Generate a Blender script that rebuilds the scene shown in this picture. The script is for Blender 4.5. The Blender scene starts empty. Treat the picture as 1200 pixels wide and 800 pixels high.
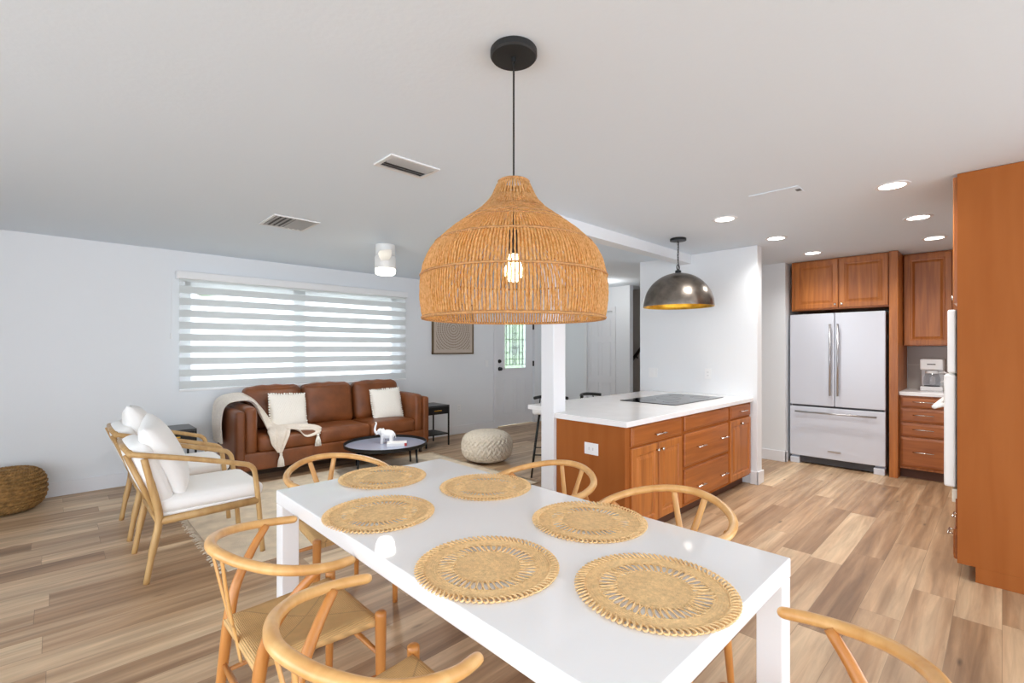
import bpy, bmesh, math, random
from mathutils import Vector, Matrix
random.seed(7)
PI = math.pi
scn = bpy.context.scene
C = scn.collection

# ------------------------------------------------------------------ helpers
def lin(r, g, b):
    def f(c):
        c /= 255.0
        return c/12.92 if c <= 0.04045 else ((c+0.055)/1.055)**2.4
    return (f(r), f(g), f(b), 1.0)

def tag(o, label=None, cat=None, group=None, kind=None):
    if label: o['label'] = label
    if cat: o['category'] = cat
    if group: o['group'] = group
    if kind: o['kind'] = kind
    return o

def thing(name, label, cat, loc=(0, 0, 0), rot=0.0, group=None):
    o = bpy.data.objects.new(name, None)
    o.empty_display_size = 0.05
    C.objects.link(o)
    o.location = loc
    o.rotation_euler = (0, 0, rot)
    return tag(o, label, cat, group)

def obj(name, bm, mat, parent=None, smooth=False, bevel=0.0, seg=2, off=None, angle=35, subsurf=0):
    """link bm as ONE mesh object.  off: vector subtracted from the vertices (world -> local)"""
    if off is not None:
        bmesh.ops.translate(bm, verts=bm.verts, vec=-Vector(off))
    bmesh.ops.recalc_face_normals(bm, faces=bm.faces)
    me = bpy.data.meshes.new(name)
    bm.to_mesh(me)
    bm.free()
    mats = mat if isinstance(mat, (list, tuple)) else [mat]
    for m in mats:
        me.materials.append(m)
    o = bpy.data.objects.new(name, me)
    C.objects.link(o)
    if parent: o.parent = parent
    if smooth:
        for p in me.polygons: p.use_smooth = True
    if bevel:
        md = o.modifiers.new('bevel', 'BEVEL')
        md.width = bevel; md.segments = seg; md.limit_method = 'ANGLE'; md.angle_limit = math.radians(angle)
    if subsurf:
        md = o.modifiers.new('sub', 'SUBSURF'); md.levels = subsurf; md.render_levels = subsurf
    return o

def struct(name, bm, mat, **k):
    o = obj(name, bm, mat, **k)
    o['kind'] = 'structure'
    return o

def BM(): return bmesh.new()

def box(bm, x0, x1, y0, y1, z0, z1, mi=0):
    if x0 > x1: x0, x1 = x1, x0
    if y0 > y1: y0, y1 = y1, y0
    if z0 > z1: z0, z1 = z1, z0
    v = [bm.verts.new(p) for p in ((x0,y0,z0),(x1,y0,z0),(x1,y1,z0),(x0,y1,z0),(x0,y0,z1),(x1,y0,z1),(x1,y1,z1),(x0,y1,z1))]
    for f in ((0,3,2,1),(4,5,6,7),(0,1,5,4),(1,2,6,5),(2,3,7,6),(3,0,4,7)):
        fc = bm.faces.new([v[i] for i in f]); fc.material_index = mi
    return bm

def prism(bm, pts, z0, z1, mi=0):
    a = [bm.verts.new((x, y, z0)) for x, y in pts]
    b = [bm.verts.new((x, y, z1)) for x, y in pts]
    n = len(pts)
    bm.faces.new(a[::-1]).material_index = mi
    bm.faces.new(b).material_index = mi
    for i in range(n):
        bm.faces.new((a[i], a[(i+1) % n], b[(i+1) % n], b[i])).material_index = mi
    return bm

def lathe(bm, prof, n=48, c=(0, 0, 0), cap0=False, cap1=False, mi=0):
    """prof: list of (r, z)"""
    rings = []
    for r, z in prof:
        if r < 1e-6:
            rings.append([bm.verts.new((c[0], c[1], c[2]+z))])
        else:
            rings.append([bm.verts.new((c[0]+r*math.cos(2*PI*i/n), c[1]+r*math.sin(2*PI*i/n), c[2]+z)) for i in range(n)])
    for a, b in zip(rings, rings[1:]):
        for i in range(n):
            j = (i+1) % n
            if len(a) == 1 and len(b) == 1: continue
            if len(a) == 1: f = bm.faces.new((a[0], b[i], b[j]))
            elif len(b) == 1: f = bm.faces.new((a[i], a[j], b[0]))
            else: f = bm.faces.new((a[i], a[j], b[j], b[i]))
            f.material_index = mi
    if cap0 and len(rings[0]) > 1: bm.faces.new(rings[0][::-1]).material_index = mi
    if cap1 and len(rings[-1]) > 1: bm.faces.new(rings[-1]).material_index = mi
    return bm

def tube(bm, pts, rad, seg=8, closed=False, flat=1.0, up=None, mi=0):
    """sweep; rad number or list; flat scales the second axis of the section"""
    pts = [Vector(p) for p in pts]
    n = len(pts)
    if not isinstance(rad, (list, tuple)): rad = [rad]*n
    T = []
    for i in range(n):
        if closed: t = pts[(i+1) % n]-pts[i-1]
        else: t = pts[min(i+1, n-1)]-pts[max(i-1, 0)]
        T.append(t.normalized() if t.length > 1e-9 else Vector((0, 0, 1)))
    u = Vector(up) if up else (Vector((0, 0, 1)) if abs(T[0].z) < 0.9 else Vector((1, 0, 0)))
    N = (u-T[0]*u.dot(T[0])).normalized()
    rings = []
    for i in range(n):
        if up: N = Vector(up)
        N = (N-T[i]*N.dot(T[i]))
        N = N.normalized() if N.length > 1e-6 else T[i].orthogonal().normalized()
        B = T[i].cross(N)
        rings.append([bm.verts.new(pts[i]+rad[i]*(math.cos(2*PI*k/seg)*N*flat+math.sin(2*PI*k/seg)*B)) for k in range(seg)])
    m = n if closed else n-1
    for i in range(m):
        a, b = rings[i], rings[(i+1) % n]
        for k in range(seg):
            l = (k+1) % seg
            bm.faces.new((a[k], a[l], b[l], b[k])).material_index = mi
    if not closed:
        bm.faces.new(rings[0][::-1]).material_index = mi
        bm.faces.new(rings[-1]).material_index = mi
    return bm

def cyl(bm, p0, p1, r, seg=20, r1=None, mi=0):
    return tube(bm, [p0, p1], [r, r if r1 is None else r1], seg, mi=mi)

def crom(pts, per=6, closed=False):
    P = [Vector(p) for p in pts]; n = len(P); out = []
    rng = n if closed else n-1
    for i in range(rng):
        p0 = P[i-1] if (closed or i > 0) else P[0]*2-P[1]
        p1 = P[i]; p2 = P[(i+1) % n]
        p3 = P[(i+2) % n] if (closed or i+2 < n) else P[n-1]*2-P[n-2]
        for k in range(per):
            t = k/per
            out.append(0.5*((2*p1)+(p2-p0)*t+(2*p0-5*p1+4*p2-p3)*t*t+(3*p1-p0-3*p2+p3)*t**3))
    if not closed: out.append(P[-1])
    return out

def rbox(bm, c, s, r, bulge=(0, 0, 0), n=10, fn=None, mat=None):
    """soft rounded cushion; c centre, s full size, r corner radius, bulge per axis"""
    hx, hy, hz = s[0]/2, s[1]/2, s[2]/2
    tmp = bmesh.new()
    bmesh.ops.create_cube(tmp, size=2.0)
    bmesh.ops.subdivide_edges(tmp, edges=tmp.edges, cuts=n, use_grid_fill=True)
    vm = {}
    for v in tmp.verts:
        p = v.co.copy()
        # concentrate samples towards the rims
        q = Vector([math.sin(a*PI/2) for a in p])
        P = Vector((q.x*hx, q.y*hy, q.z*hz))
        inner = Vector((max(-hx+r, min(hx-r, P.x)), max(-hy+r, min(hy-r, P.y)), max(-hz+r, min(hz-r, P.z))))
        d = P-inner
        if d.length > 1e-9: d = d.normalized()*r
        P = inner+d
        bx = bulge[0]*(1-q.y**2)*(1-q.z**2)*(1 if abs(p.x) > .999 else 0)*(1 if p.x > 0 else -1)
        by = bulge[1]*(1-q.x**2)*(1-q.z**2)*(1 if abs(p.y) > .999 else 0)*(1 if p.y > 0 else -1)
        bz = bulge[2]*(1-q.x**2)*(1-q.y**2)*(1 if abs(p.z) > .999 else 0)*(1 if p.z > 0 else -1)
        P += Vector((bx, by, bz))
        if fn: P = fn(P, q)
        if mat: P = mat @ P
        vm[v] = bm.verts.new(Vector(c)+P)
    for f in tmp.faces:
        bm.faces.new([vm[v] for v in f.verts])
    tmp.free()
    return bm

def ellipsoid(bm, c, s, rot=None, u=20, v=12):
    M = Matrix.Translation(c)
    if rot: M = M @ rot
    M = M @ Matrix.Diagonal((s[0], s[1], s[2], 1))
    bmesh.ops.create_uvsphere(bm, u_segments=u, v_segments=v, radius=1.0, matrix=M)
    return bm

def dup(root, loc, rot, label):
    r = root.copy(); C.objects.link(r)
    r.location = loc; r.rotation_euler = (0, 0, rot); r['label'] = label
    for ch in list(root.children):
        c = ch.copy(); C.objects.link(c); c.parent = r
        for g in list(ch.children):
            d = g.copy(); C.objects.link(d); d.parent = c
    return r

# ------------------------------------------------------------------ materials
def base_mat(name):
    m = bpy.data.materials.new(name); m.use_nodes = True
    nt = m.node_tree
    return m, nt, nt.nodes['Principled BSDF']

def plain(name, rgb, rough=0.5, metal=0.0, noise=0.0, nscale=20, bump=0.0, bscale=80, spec=None, coat=0.0, stretch=None):
    m, nt, b = base_mat(name)
    b.inputs['Base Color'].default_value = lin(*rgb)
    b.inputs['Roughness'].default_value = rough
    b.inputs['Metallic'].default_value = metal
    if spec is not None: b.inputs['Specular IOR Level'].default_value = spec
    if coat: b.inputs['Coat Weight'].default_value = coat; b.inputs['Coat Roughness'].default_value = 0.08
    tc = nt.nodes.new('ShaderNodeTexCoord')
    src = tc.outputs['Object']
    if stretch:
        mp = nt.nodes.new('ShaderNodeMapping'); mp.inputs['Scale'].default_value = stretch
        nt.links.new(src, mp.inputs['Vector']); src = mp.outputs['Vector']
    if noise:
        n = nt.nodes.new('ShaderNodeTexNoise'); n.inputs['Scale'].default_value = nscale; n.inputs['Detail'].default_value = 5
        nt.links.new(src, n.inputs['Vector'])
        r = nt.nodes.new('ShaderNodeValToRGB')
        c = lin(*rgb)
        r.color_ramp.elements[0].position = 0.3; r.color_ramp.elements[1].position = 0.72
        r.color_ramp.elements[0].color = tuple(max(0, x*(1-noise)) for x in c[:3])+(1,)
        r.color_ramp.elements[1].color = tuple(min(1, x*(1+noise)) for x in c[:3])+(1,)
        nt.links.new(n.outputs['Fac'], r.inputs['Fac'])
        nt.links.new(r.outputs['Color'], b.inputs['Base Color'])
    if bump:
        n2 = nt.nodes.new('ShaderNodeTexNoise'); n2.inputs['Scale'].default_value = bscale; n2.inputs['Detail'].default_value = 4
        nt.links.new(src, n2.inputs['Vector'])
        bp = nt.nodes.new('ShaderNodeBump'); bp.inputs['Strength'].default_value = bump; bp.inputs['Distance'].default_value = 0.01
        nt.links.new(n2.outputs['Fac'], bp.inputs['Height'])
        nt.links.new(bp.outputs['Normal'], b.inputs['Normal'])
    return m

def emit(name, rgb, strength):
    m, nt, b = base_mat(name)
    b.inputs['Base Color'].default_value = lin(*rgb)
    b.inputs['Emission Color'].default_value = lin(*rgb)
    b.inputs['Emission Strength'].default_value = strength
    return m

def wood(name, dark, light, scale=(30, 30, 2.2), rough=0.35, coat=0.0, contrast=(0.3, 0.75), amt=3.0):
    """grain runs along the axis with the small scale"""
    m, nt, b = base_mat(name)
    tc = nt.nodes.new('ShaderNodeTexCoord')
    mp = nt.nodes.new('ShaderNodeMapping'); mp.inputs['Scale'].default_value = scale
    n = nt.nodes.new('ShaderNodeTexNoise'); n.inputs['Scale'].default_value = 1.0; n.inputs['Detail'].default_value = 6
    n.inputs['Distortion'].default_value = 0.6
    nt.links.new(tc.outputs['Object'], mp.inputs['Vector']); nt.links.new(mp.outputs['Vector'], n.inputs['Vector'])
    r = nt.nodes.new('ShaderNodeValToRGB')
    r.color_ramp.elements[0].position, r.color_ramp.elements[1].position = contrast
    r.color_ramp.elements[0].color = lin(*dark); r.color_ramp.elements[1].color = lin(*light)
    nt.links.new(n.outputs['Fac'], r.inputs['Fac']); nt.links.new(r.outputs['Color'], b.inputs['Base Color'])
    b.inputs['Roughness'].default_value = rough
    if coat: b.inputs['Coat Weight'].default_value = coat; b.inputs['Coat Roughness'].default_value = 0.15
    return m

def floor_mat():
    m, nt, b = base_mat('plank_floor')
    N = nt.nodes.new; L = nt.links.new
    tc = N('ShaderNodeTexCoord'); sx = N('ShaderNodeSeparateXYZ'); L(tc.outputs['Object'], sx.inputs[0])
    def math_(op, a, bb=None):
        x = N('ShaderNodeMath'); x.operation = op
        for i, s in enumerate((a, bb)):
            if s is None: continue
            if isinstance(s, (int, float)): x.inputs[i].default_value = s
            else: L(s, x.inputs[i])
        return x.outputs[0]
    W, LEN = 0.178, 1.22
    v = math_('DIVIDE', sx.outputs['Y'], W); row = math_('FLOOR', v); fv = math_('FRACT', v)
    wn = N('ShaderNodeTexWhiteNoise'); wn.noise_dimensions = '1D'; L(row, wn.inputs['W'])
    u = math_('ADD', math_('DIVIDE', sx.outputs['X'], LEN), math_('MULTIPLY', wn.outputs['Value'], 7.31))
    col = math_('FLOOR', u); fu = math_('FRACT', u)
    cb = N('ShaderNodeCombineXYZ'); L(row, cb.inputs[0]); L(col, cb.inputs[1])
    w2 = N('ShaderNodeTexWhiteNoise'); w2.noise_dimensions = '2D'; L(cb.outputs[0], w2.inputs['Vector'])
    ramp = N('ShaderNodeValToRGB'); cr = ramp.color_ramp
    cols = [(0.0, (138, 106, 78)), (0.22, (164, 130, 98)), (0.45, (186, 154, 121)), (0.65, (202, 172, 138)), (0.85, (216, 189, 154)), (1.0, (226, 203, 170))]
    cr.elements[0].position = 0; cr.elements[0].color = lin(*cols[0][1])
    cr.elements[1].position = 1; cr.elements[1].color = lin(*cols[-1][1])
    for p, c in cols[1:-1]:
        e = cr.elements.new(p); e.color = lin(*c)
    cq = N('ShaderNodeCombineXYZ')
    L(math_('MULTIPLY', sx.outputs['X'], 0.55), cq.inputs[0]); L(math_('MULTIPLY', sx.outputs['Y'], 10.5), cq.inputs[1]); L(math_('MULTIPLY', w2.outputs['Value'], 37.0), cq.inputs[2])
    g3 = N('ShaderNodeTexNoise'); g3.inputs['Scale'].default_value = 1.0; g3.inputs['Detail'].default_value = 3; g3.inputs['Distortion'].default_value = 0.5
    L(cq.outputs[0], g3.inputs['Vector'])
    fac = math_('ADD', math_('MULTIPLY', w2.outputs['Value'], 0.55), math_('MULTIPLY', math_('SUBTRACT', g3.outputs['Fac'], 0.36), 1.3))
    L(fac, ramp.inputs['Fac'])
    # grain
    cg = N('ShaderNodeCombineXYZ')
    L(math_('MULTIPLY', sx.outputs['X'], 1.6), cg.inputs[0]); L(math_('MULTIPLY', sx.outputs['Y'], 22.0), cg.inputs[1]); L(math_('MULTIPLY', w2.outputs['Value'], 53.0), cg.inputs[2])
    g = N('ShaderNodeTexNoise'); g.inputs['Scale'].default_value = 1.0; g.inputs['Detail'].default_value = 7; g.inputs['Roughness'].default_value = 0.62; g.inputs['Distortion'].default_value = 0.8
    L(cg.outputs[0], g.inputs['Vector'])
    # broad patches along the plank
    cp = N('ShaderNodeCombineXYZ')
    L(math_('MULTIPLY', sx.outputs['X'], 1.1), cp.inputs[0]); L(math_('MULTIPLY', sx.outputs['Y'], 5.0), cp.inputs[1]); L(math_('MULTIPLY', w2.outputs['Value'], 91.0), cp.inputs[2])
    g2 = N('ShaderNodeTexNoise'); g2.inputs['Scale'].default_value = 1.3; g2.inputs['Detail'].default_value = 3
    L(cp.outputs[0], g2.inputs['Vector'])
    gr = N('ShaderNodeMapRange'); gr.inputs['From Min'].default_value = 0.3; gr.inputs['From Max'].default_value = 0.7; gr.inputs['To Min'].default_value = 0.74; gr.inputs['To Max'].default_value = 1.18
    L(g.outputs['Fac'], gr.inputs['Value'])
    gp = N('ShaderNodeMapRange'); gp.inputs['From Min'].default_value = 0.3; gp.inputs['From Max'].default_value = 0.7; gp.inputs['To Min'].default_value = 0.84; gp.inputs['To Max'].default_value = 1.10
    L(g2.outputs['Fac'], gp.inputs['Value'])
    f = math_('MULTIPLY', gr.outputs[0], gp.outputs[0])
    # knots
    vo = N('ShaderNodeTexVoronoi'); vo.inputs['Scale'].default_value = 1.0
    ck = N('ShaderNodeCombineXYZ'); L(math_('MULTIPLY', sx.outputs['X'], 2.0), ck.inputs[0]); L(math_('MULTIPLY', sx.outputs['Y'], 8.0), ck.inputs[1])
    L(ck.outputs[0], vo.inputs['Vector'])
    kn = N('ShaderNodeMapRange'); kn.inputs['From Min'].default_value = 0.03; kn.inputs['From Max'].default_value = 0.10; kn.inputs['To Min'].default_value = 0.42; kn.inputs['To Max'].default_value = 1.0
    L(vo.outputs['Distance'], kn.inputs['Value'])
    f = math_('MULTIPLY', f, kn.outputs[0])
    # seams
    s1 = math_('LESS_THAN', fv, 0.012); s2 = math_('LESS_THAN', fu, 0.002)
    seam = math_('MAXIMUM', s1, s2)
    f = math_('MULTIPLY', f, math_('SUBTRACT', 1.0, math_('MULTIPLY', seam, 0.4)))
    mx = N('ShaderNodeVectorMath'); mx.operation = 'SCALE'
    L(ramp.outputs['Color'], mx.inputs[0]); L(f, mx.inputs['Scale'])
    L(mx.outputs[0], b.inputs['Base Color'])
    b.inputs['Roughness'].default_value = 0.42
    bp = N('ShaderNodeBump'); bp.inputs['Strength'].default_value = 0.12; bp.inputs['Distance'].default_value = 0.004
    L(g.outputs['Fac'], bp.inputs['Height']); L(bp.outputs['Normal'], b.inputs['Normal'])
    return m

def fabric_trans(name, rgb, trans, transp=0.0):
    m = bpy.data.materials.new(name); m.use_nodes = True
    nt = m.node_tree; nt.nodes.clear()
    out = nt.nodes.new('ShaderNodeOutputMaterial')
    d = nt.nodes.new('ShaderNodeBsdfDiffuse'); t = nt.nodes.new('ShaderNodeBsdfTranslucent')
    d.inputs['Color'].default_value = lin(*rgb); t.inputs['Color'].default_value = lin(*rgb)
    mx = nt.nodes.new('ShaderNodeMixShader'); mx.inputs[0].default_value = trans
    nt.links.new(d.outputs[0], mx.inputs[1]); nt.links.new(t.outputs[0], mx.inputs[2])
    last = mx
    if transp:
        tr = nt.nodes.new('ShaderNodeBsdfTransparent')
        m2 = nt.nodes.new('ShaderNodeMixShader'); m2.inputs[0].default_value = transp
        nt.links.new(mx.outputs[0], m2.inputs[1]); nt.links.new(tr.outputs[0], m2.inputs[2]); last = m2
    nt.links.new(last.outputs[0], out.inputs['Surface'])
    return m

def glass(name, rgb=(255, 255, 255), gloss=0.08, tint=0.9):
    m = bpy.data.materials.new(name); m.use_nodes = True
    nt = m.node_tree; nt.nodes.clear()
    out = nt.nodes.new('ShaderNodeOutputMaterial')
    tr = nt.nodes.new('ShaderNodeBsdfTransparent'); tr.inputs['Color'].default_value = tuple(c*tint for c in lin(*rgb)[:3])+(1,)
    gl = nt.nodes.new('ShaderNodeBsdfGlossy'); gl.inputs['Roughness'].default_value = 0.03
    mx = nt.nodes.new('ShaderNodeMixShader'); mx.inputs[0].default_value = gloss
    nt.links.new(tr.outputs[0], mx.inputs[1]); nt.links.new(gl.outputs[0], mx.inputs[2]); nt.links.new(mx.outputs[0], out.inputs['Surface'])
    return m

M = {}
M['wall'] = plain('wall_paint', (230, 233, 236), 0.75, bump=0.05, bscale=60)
M['ceil'] = plain('ceiling_paint', (223, 233, 242), 0.9, bump=0.08, bscale=45)
M['trim'] = plain('white_trim', (230, 231, 234), 0.4)
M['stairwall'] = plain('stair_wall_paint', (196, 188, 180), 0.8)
M['floor'] = floor_mat()
M['table'] = plain('white_lacquer', (243, 243, 244), 0.04)
M['oak'] = wood('light_oak', (210, 154, 88), (236, 190, 124), (14, 14, 3), 0.32, coat=0.25)
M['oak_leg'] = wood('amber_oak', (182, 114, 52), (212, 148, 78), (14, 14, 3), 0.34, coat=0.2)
M['oak2'] = wood('pale_oak', (174, 133, 80), (208, 171, 116), (14, 14, 3), 0.4)
M['cord'] = None
M['cherry'] = wood('cherry_wood', (152, 85, 32), (194, 119, 53), (26, 26, 1.8), 0.38, coat=0.1)
M['cherry_h'] = wood('cherry_wood_across', (142, 76, 28), (178, 104, 44), (1.8, 1.8, 26), 0.38, coat=0.1)
M['cherry_panel'] = wood('cherry_panel', (152, 85, 36), (164, 97, 46), (9, 9, 0.8), 0.6)
M['cherry_panel'].node_tree.nodes['Principled BSDF'].inputs['Specular IOR Level'].default_value = 0.15
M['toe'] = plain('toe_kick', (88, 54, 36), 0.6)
M['quartz'] = plain('quartz_top', (240, 240, 241), 0.18, noise=0.03, nscale=6)
M['blackglass'] = plain('cooktop_glass', (16, 16, 18), 0.06)
M['blackmetal'] = plain('black_metal', (22, 22, 23), 0.45, metal=0.3)
M['black'] = plain('matte_black', (18, 18, 18), 0.5)
M['steel'] = plain('brushed_steel', (196, 196, 198), 0.28, metal=1.0)
M['nickel'] = plain('nickel', (215, 212, 206), 0.25, metal=1.0)
M['fridge'] = plain('white_enamel', (212, 216, 226), 0.22)
M['ovenwhite'] = plain('white_enamel_oven', (242, 242, 240), 0.3)
M['oventrim'] = plain('almond_trim', (232, 226, 208), 0.4)
M['grey'] = plain('dark_grey_plastic', (70, 70, 74), 0.5)
M['leather'] = plain('cognac_leather', (122, 68, 32), 0.42, noise=0.28, nscale=5, bump=0.18, bscale=30)
M['darkwood'] = plain('dark_wood', (48, 32, 24), 0.5)
M['linen'] = plain('white_linen', (250, 249, 247), 0.9, bump=0.25, bscale=220)
M['cream'] = plain('cream_knit', (250, 246, 238), 0.95, bump=0.3, bscale=160)
M['throw'] = plain('beige_throw', (238, 228, 216), 0.95, noise=0.06, nscale=60, bump=0.5, bscale=130)
M['jute'] = plain('jute_cord', (240, 202, 148), 0.85, noise=0.18, nscale=90, bump=0.3, bscale=220)
M['wicker'] = plain('woven_seagrass', (150, 112, 62), 0.8, noise=0.4, nscale=28, bump=0.4, bscale=90)
M['knit'] = plain('oatmeal_knit', (220, 210, 194), 0.95, noise=0.1, nscale=40, bump=0.3, bscale=200)
M['rug'] = plain('beige_rug', (226, 211, 188), 0.98, noise=0.13, nscale=9, bump=0.6, bscale=160)
M['fringe'] = plain('rug_fringe', (206, 192, 172), 0.98)
M['cutglass'] = plain('bronze_hammered', (132, 124, 116), 0.3, metal=1.0, noise=0.25, nscale=14, bump=0.12, bscale=30)
M['gold'] = plain('gold_leaf', (226, 176, 62), 0.35, metal=0.85, noise=0.2, nscale=20)
M['porcelain'] = plain('white_porcelain', (240, 240, 242), 0.15)
M['paper'] = plain('page_paper', (236, 230, 216), 0.8)
M['navy'] = plain('navy_cover', (40, 44, 60), 0.5)
M['red'] = plain('red_cloth', (184, 46, 48), 0.5)
M['bookwhite'] = plain('white_cover', (236, 236, 238), 0.4)
M['backsplash'] = None
M['glass'] = glass('window_glass')
M['carafe'] = glass('carafe_glass', (244, 246, 248), 0.07, 0.97)
M['blind_solid'] = fabric_trans('blind_band', (210, 214, 214), 0.12)
M['blind_sheer'] = fabric_trans('blind_sheer', (246, 248, 248), 0.5, 0.52)
M['foliage'] = plain('foliage', (92, 122, 54), 0.8, noise=0.4, nscale=6)
M['lawn'] = plain('outdoor_ground', (214, 218, 208), 0.9, noise=0.15, nscale=3)
M['lightdisc'] = emit('led_lens', (255, 250, 242), 9.0)
M['fanlight'] = emit('fan_lens', (255, 250, 235), 7.0)
M['bulb'] = emit('warm_bulb', (255, 236, 190), 22.0)
M['plate'] = plain('white_plastic', (236, 237, 238), 0.4)
M['fan'] = plain('fan_white', (232, 232, 230), 0.4)
M['vent'] = plain('vent_white', (222, 222, 222), 0.5)
M['ventdark'] = plain('vent_dark', (100, 100, 102), 0.7)

def cord_mat():
    m, nt, b = base_mat('woven_paper_cord')
    tc = nt.nodes.new('ShaderNodeTexCoord')
    sp = nt.nodes.new('ShaderNodeSeparateXYZ'); nt.links.new(tc.outputs['Object'], sp.inputs[0])
    # envelope weave: strands run across x in front/back triangles, across y in the side triangles
    def mth(op, a, bb=None):
        x = nt.nodes.new('ShaderNodeMath'); x.operation = op
        for i, s in enumerate((a, bb)):
            if s is None: continue
            if isinstance(s, (int, float)): x.inputs[i].default_value = s
            else: nt.links.new(s, x.inputs[i])
        return x.outputs[0]
    cx = mth('ABSOLUTE', mth('SUBTRACT', sp.outputs['X'], 0.05))
    cy = mth('ABSOLUTE', sp.outputs['Y'])
    side = mth('GREATER_THAN', mth('MULTIPLY', cy, 1.05), cx)
    fx = mth('SINE', mth('MULTIPLY', sp.outputs['X'], 2*PI/0.0055))
    fy = mth('SINE', mth('MULTIPLY', sp.outputs['Y'], 2*PI/0.0055))
    mixn = nt.nodes.new('ShaderNodeMix'); mixn.data_type = 'FLOAT'
    nt.links.new(side, mixn.inputs[0]); nt.links.new(fx, mixn.inputs[2]); nt.links.new(fy, mixn.inputs[3])
    h = mixn.outputs[0]
    dg = mth('ABSOLUTE', mth('SUBTRACT', mth('MULTIPLY', cy, 1.05), cx))
    seam = nt.nodes.new('ShaderNodeMapRange'); seam.inputs['From Min'].default_value = 0.0; seam.inputs['From Max'].default_value = 0.006
    seam.inputs['To Min'].default_value = 0.72; seam.inputs['To Max'].default_value = 1.0
    nt.links.new(dg, seam.inputs['Value'])
    r = nt.nodes.new('ShaderNodeMapRange'); r.inputs['From Min'].default_value = -1; r.inputs['From Max'].default_value = 1
    r.inputs['To Min'].default_value = 0.80; r.inputs['To Max'].default_value = 1.06
    nt.links.new(h, r.inputs['Value'])
    f = mth('MULTIPLY', r.outputs[0], seam.outputs[0])
    n = nt.nodes.new('ShaderNodeTexNoise'); n.inputs['Scale'].default_value = 25
    nt.links.new(tc.outputs['Object'], n.inputs['Vector'])
    f = mth('MULTIPLY', f, mth('ADD', 0.85, mth('MULTIPLY', n.outputs['Fac'], 0.3)))
    sc = nt.nodes.new('ShaderNodeVectorMath'); sc.operation = 'SCALE'
    sc.inputs[0].default_value = lin(216, 174, 116)[:3]
    nt.links.new(f, sc.inputs['Scale']); nt.links.new(sc.outputs[0], b.inputs['Base Color'])
    b.inputs['Roughness'].default_value = 0.75
    bp = nt.nodes.new('ShaderNodeBump'); bp.inputs['Strength'].default_value = 0.5; bp.inputs['Distance'].default_value = 0.002
    nt.links.new(h, bp.inputs['Height']); nt.links.new(bp.outputs['Normal'], b.inputs['Normal'])
    return m
M['cord'] = cord_mat()

def strand_mat():
    """natural fibre, lets some of the bulb's light through"""
    m = bpy.data.materials.new('rattan_fibre'); m.use_nodes = True
    nt = m.node_tree; nt.nodes.clear()
    out = nt.nodes.new('ShaderNodeOutputMaterial')
    tc = nt.nodes.new('ShaderNodeTexCoord')
    n = nt.nodes.new('ShaderNodeTexNoise'); n.inputs['Scale'].default_value = 110; n.inputs['Detail'].default_value = 4
    nt.links.new(tc.outputs['Object'], n.inputs['Vector'])
    r = nt.nodes.new('ShaderNodeValToRGB')
    r.color_ramp.elements[0].position = .3; r.color_ramp.elements[1].position = .7
    r.color_ramp.elements[0].color = lin(168, 124, 78); r.color_ramp.elements[1].color = lin(240, 212, 160)
    nt.links.new(n.outputs['Fac'], r.inputs['Fac'])
    d = nt.nodes.new('ShaderNodeBsdfDiffuse'); t = nt.nodes.new('ShaderNodeBsdfTranslucent')
    nt.links.new(r.outputs[0], d.inputs['Color']); t.inputs['Color'].default_value = lin(246, 200, 96)
    mx = nt.nodes.new('ShaderNodeMixShader'); mx.inputs[0].default_value = 0.5
    nt.links.new(d.outputs[0], mx.inputs[1]); nt.links.new(t.outputs[0], mx.inputs[2]); nt.links.new(mx.outputs[0], out.inputs['Surface'])
    return m
M['strand'] = strand_mat()
M['rope'] = plain('rope_band', (176, 128, 78), 0.85, noise=0.3, nscale=120)

def tile_mat():
    m, nt, b = base_mat('backsplash_tile')
    tc = nt.nodes.new('ShaderNodeTexCoord')
    mp = nt.nodes.new('ShaderNodeMapping'); mp.inputs['Rotation'].default_value = (PI/2, 0, PI/2)
    nt.links.new(tc.outputs['Object'], mp.inputs['Vector'])
    br = nt.nodes.new('ShaderNodeTexBrick')
    br.inputs['Color1'].default_value = lin(186, 178, 170); br.inputs['Color2'].default_value = lin(178, 170, 162); br.inputs['Mortar'].default_value = lin(204, 198, 190)
    br.inputs['Scale'].default_value = 1; br.inputs['Brick Width'].default_value = 0.6; br.inputs['Row Height'].default_value = 0.3; br.inputs['Mortar Size'].default_value = 0.004
    nt.links.new(mp.outputs['Vector'], br.inputs['Vector'])
    nt.links.new(br.outputs['Color'], b.inputs['Base Color']); b.inputs['Roughness'].default_value = 0.35
    return m
M['backsplash'] = tile_mat()

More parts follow.
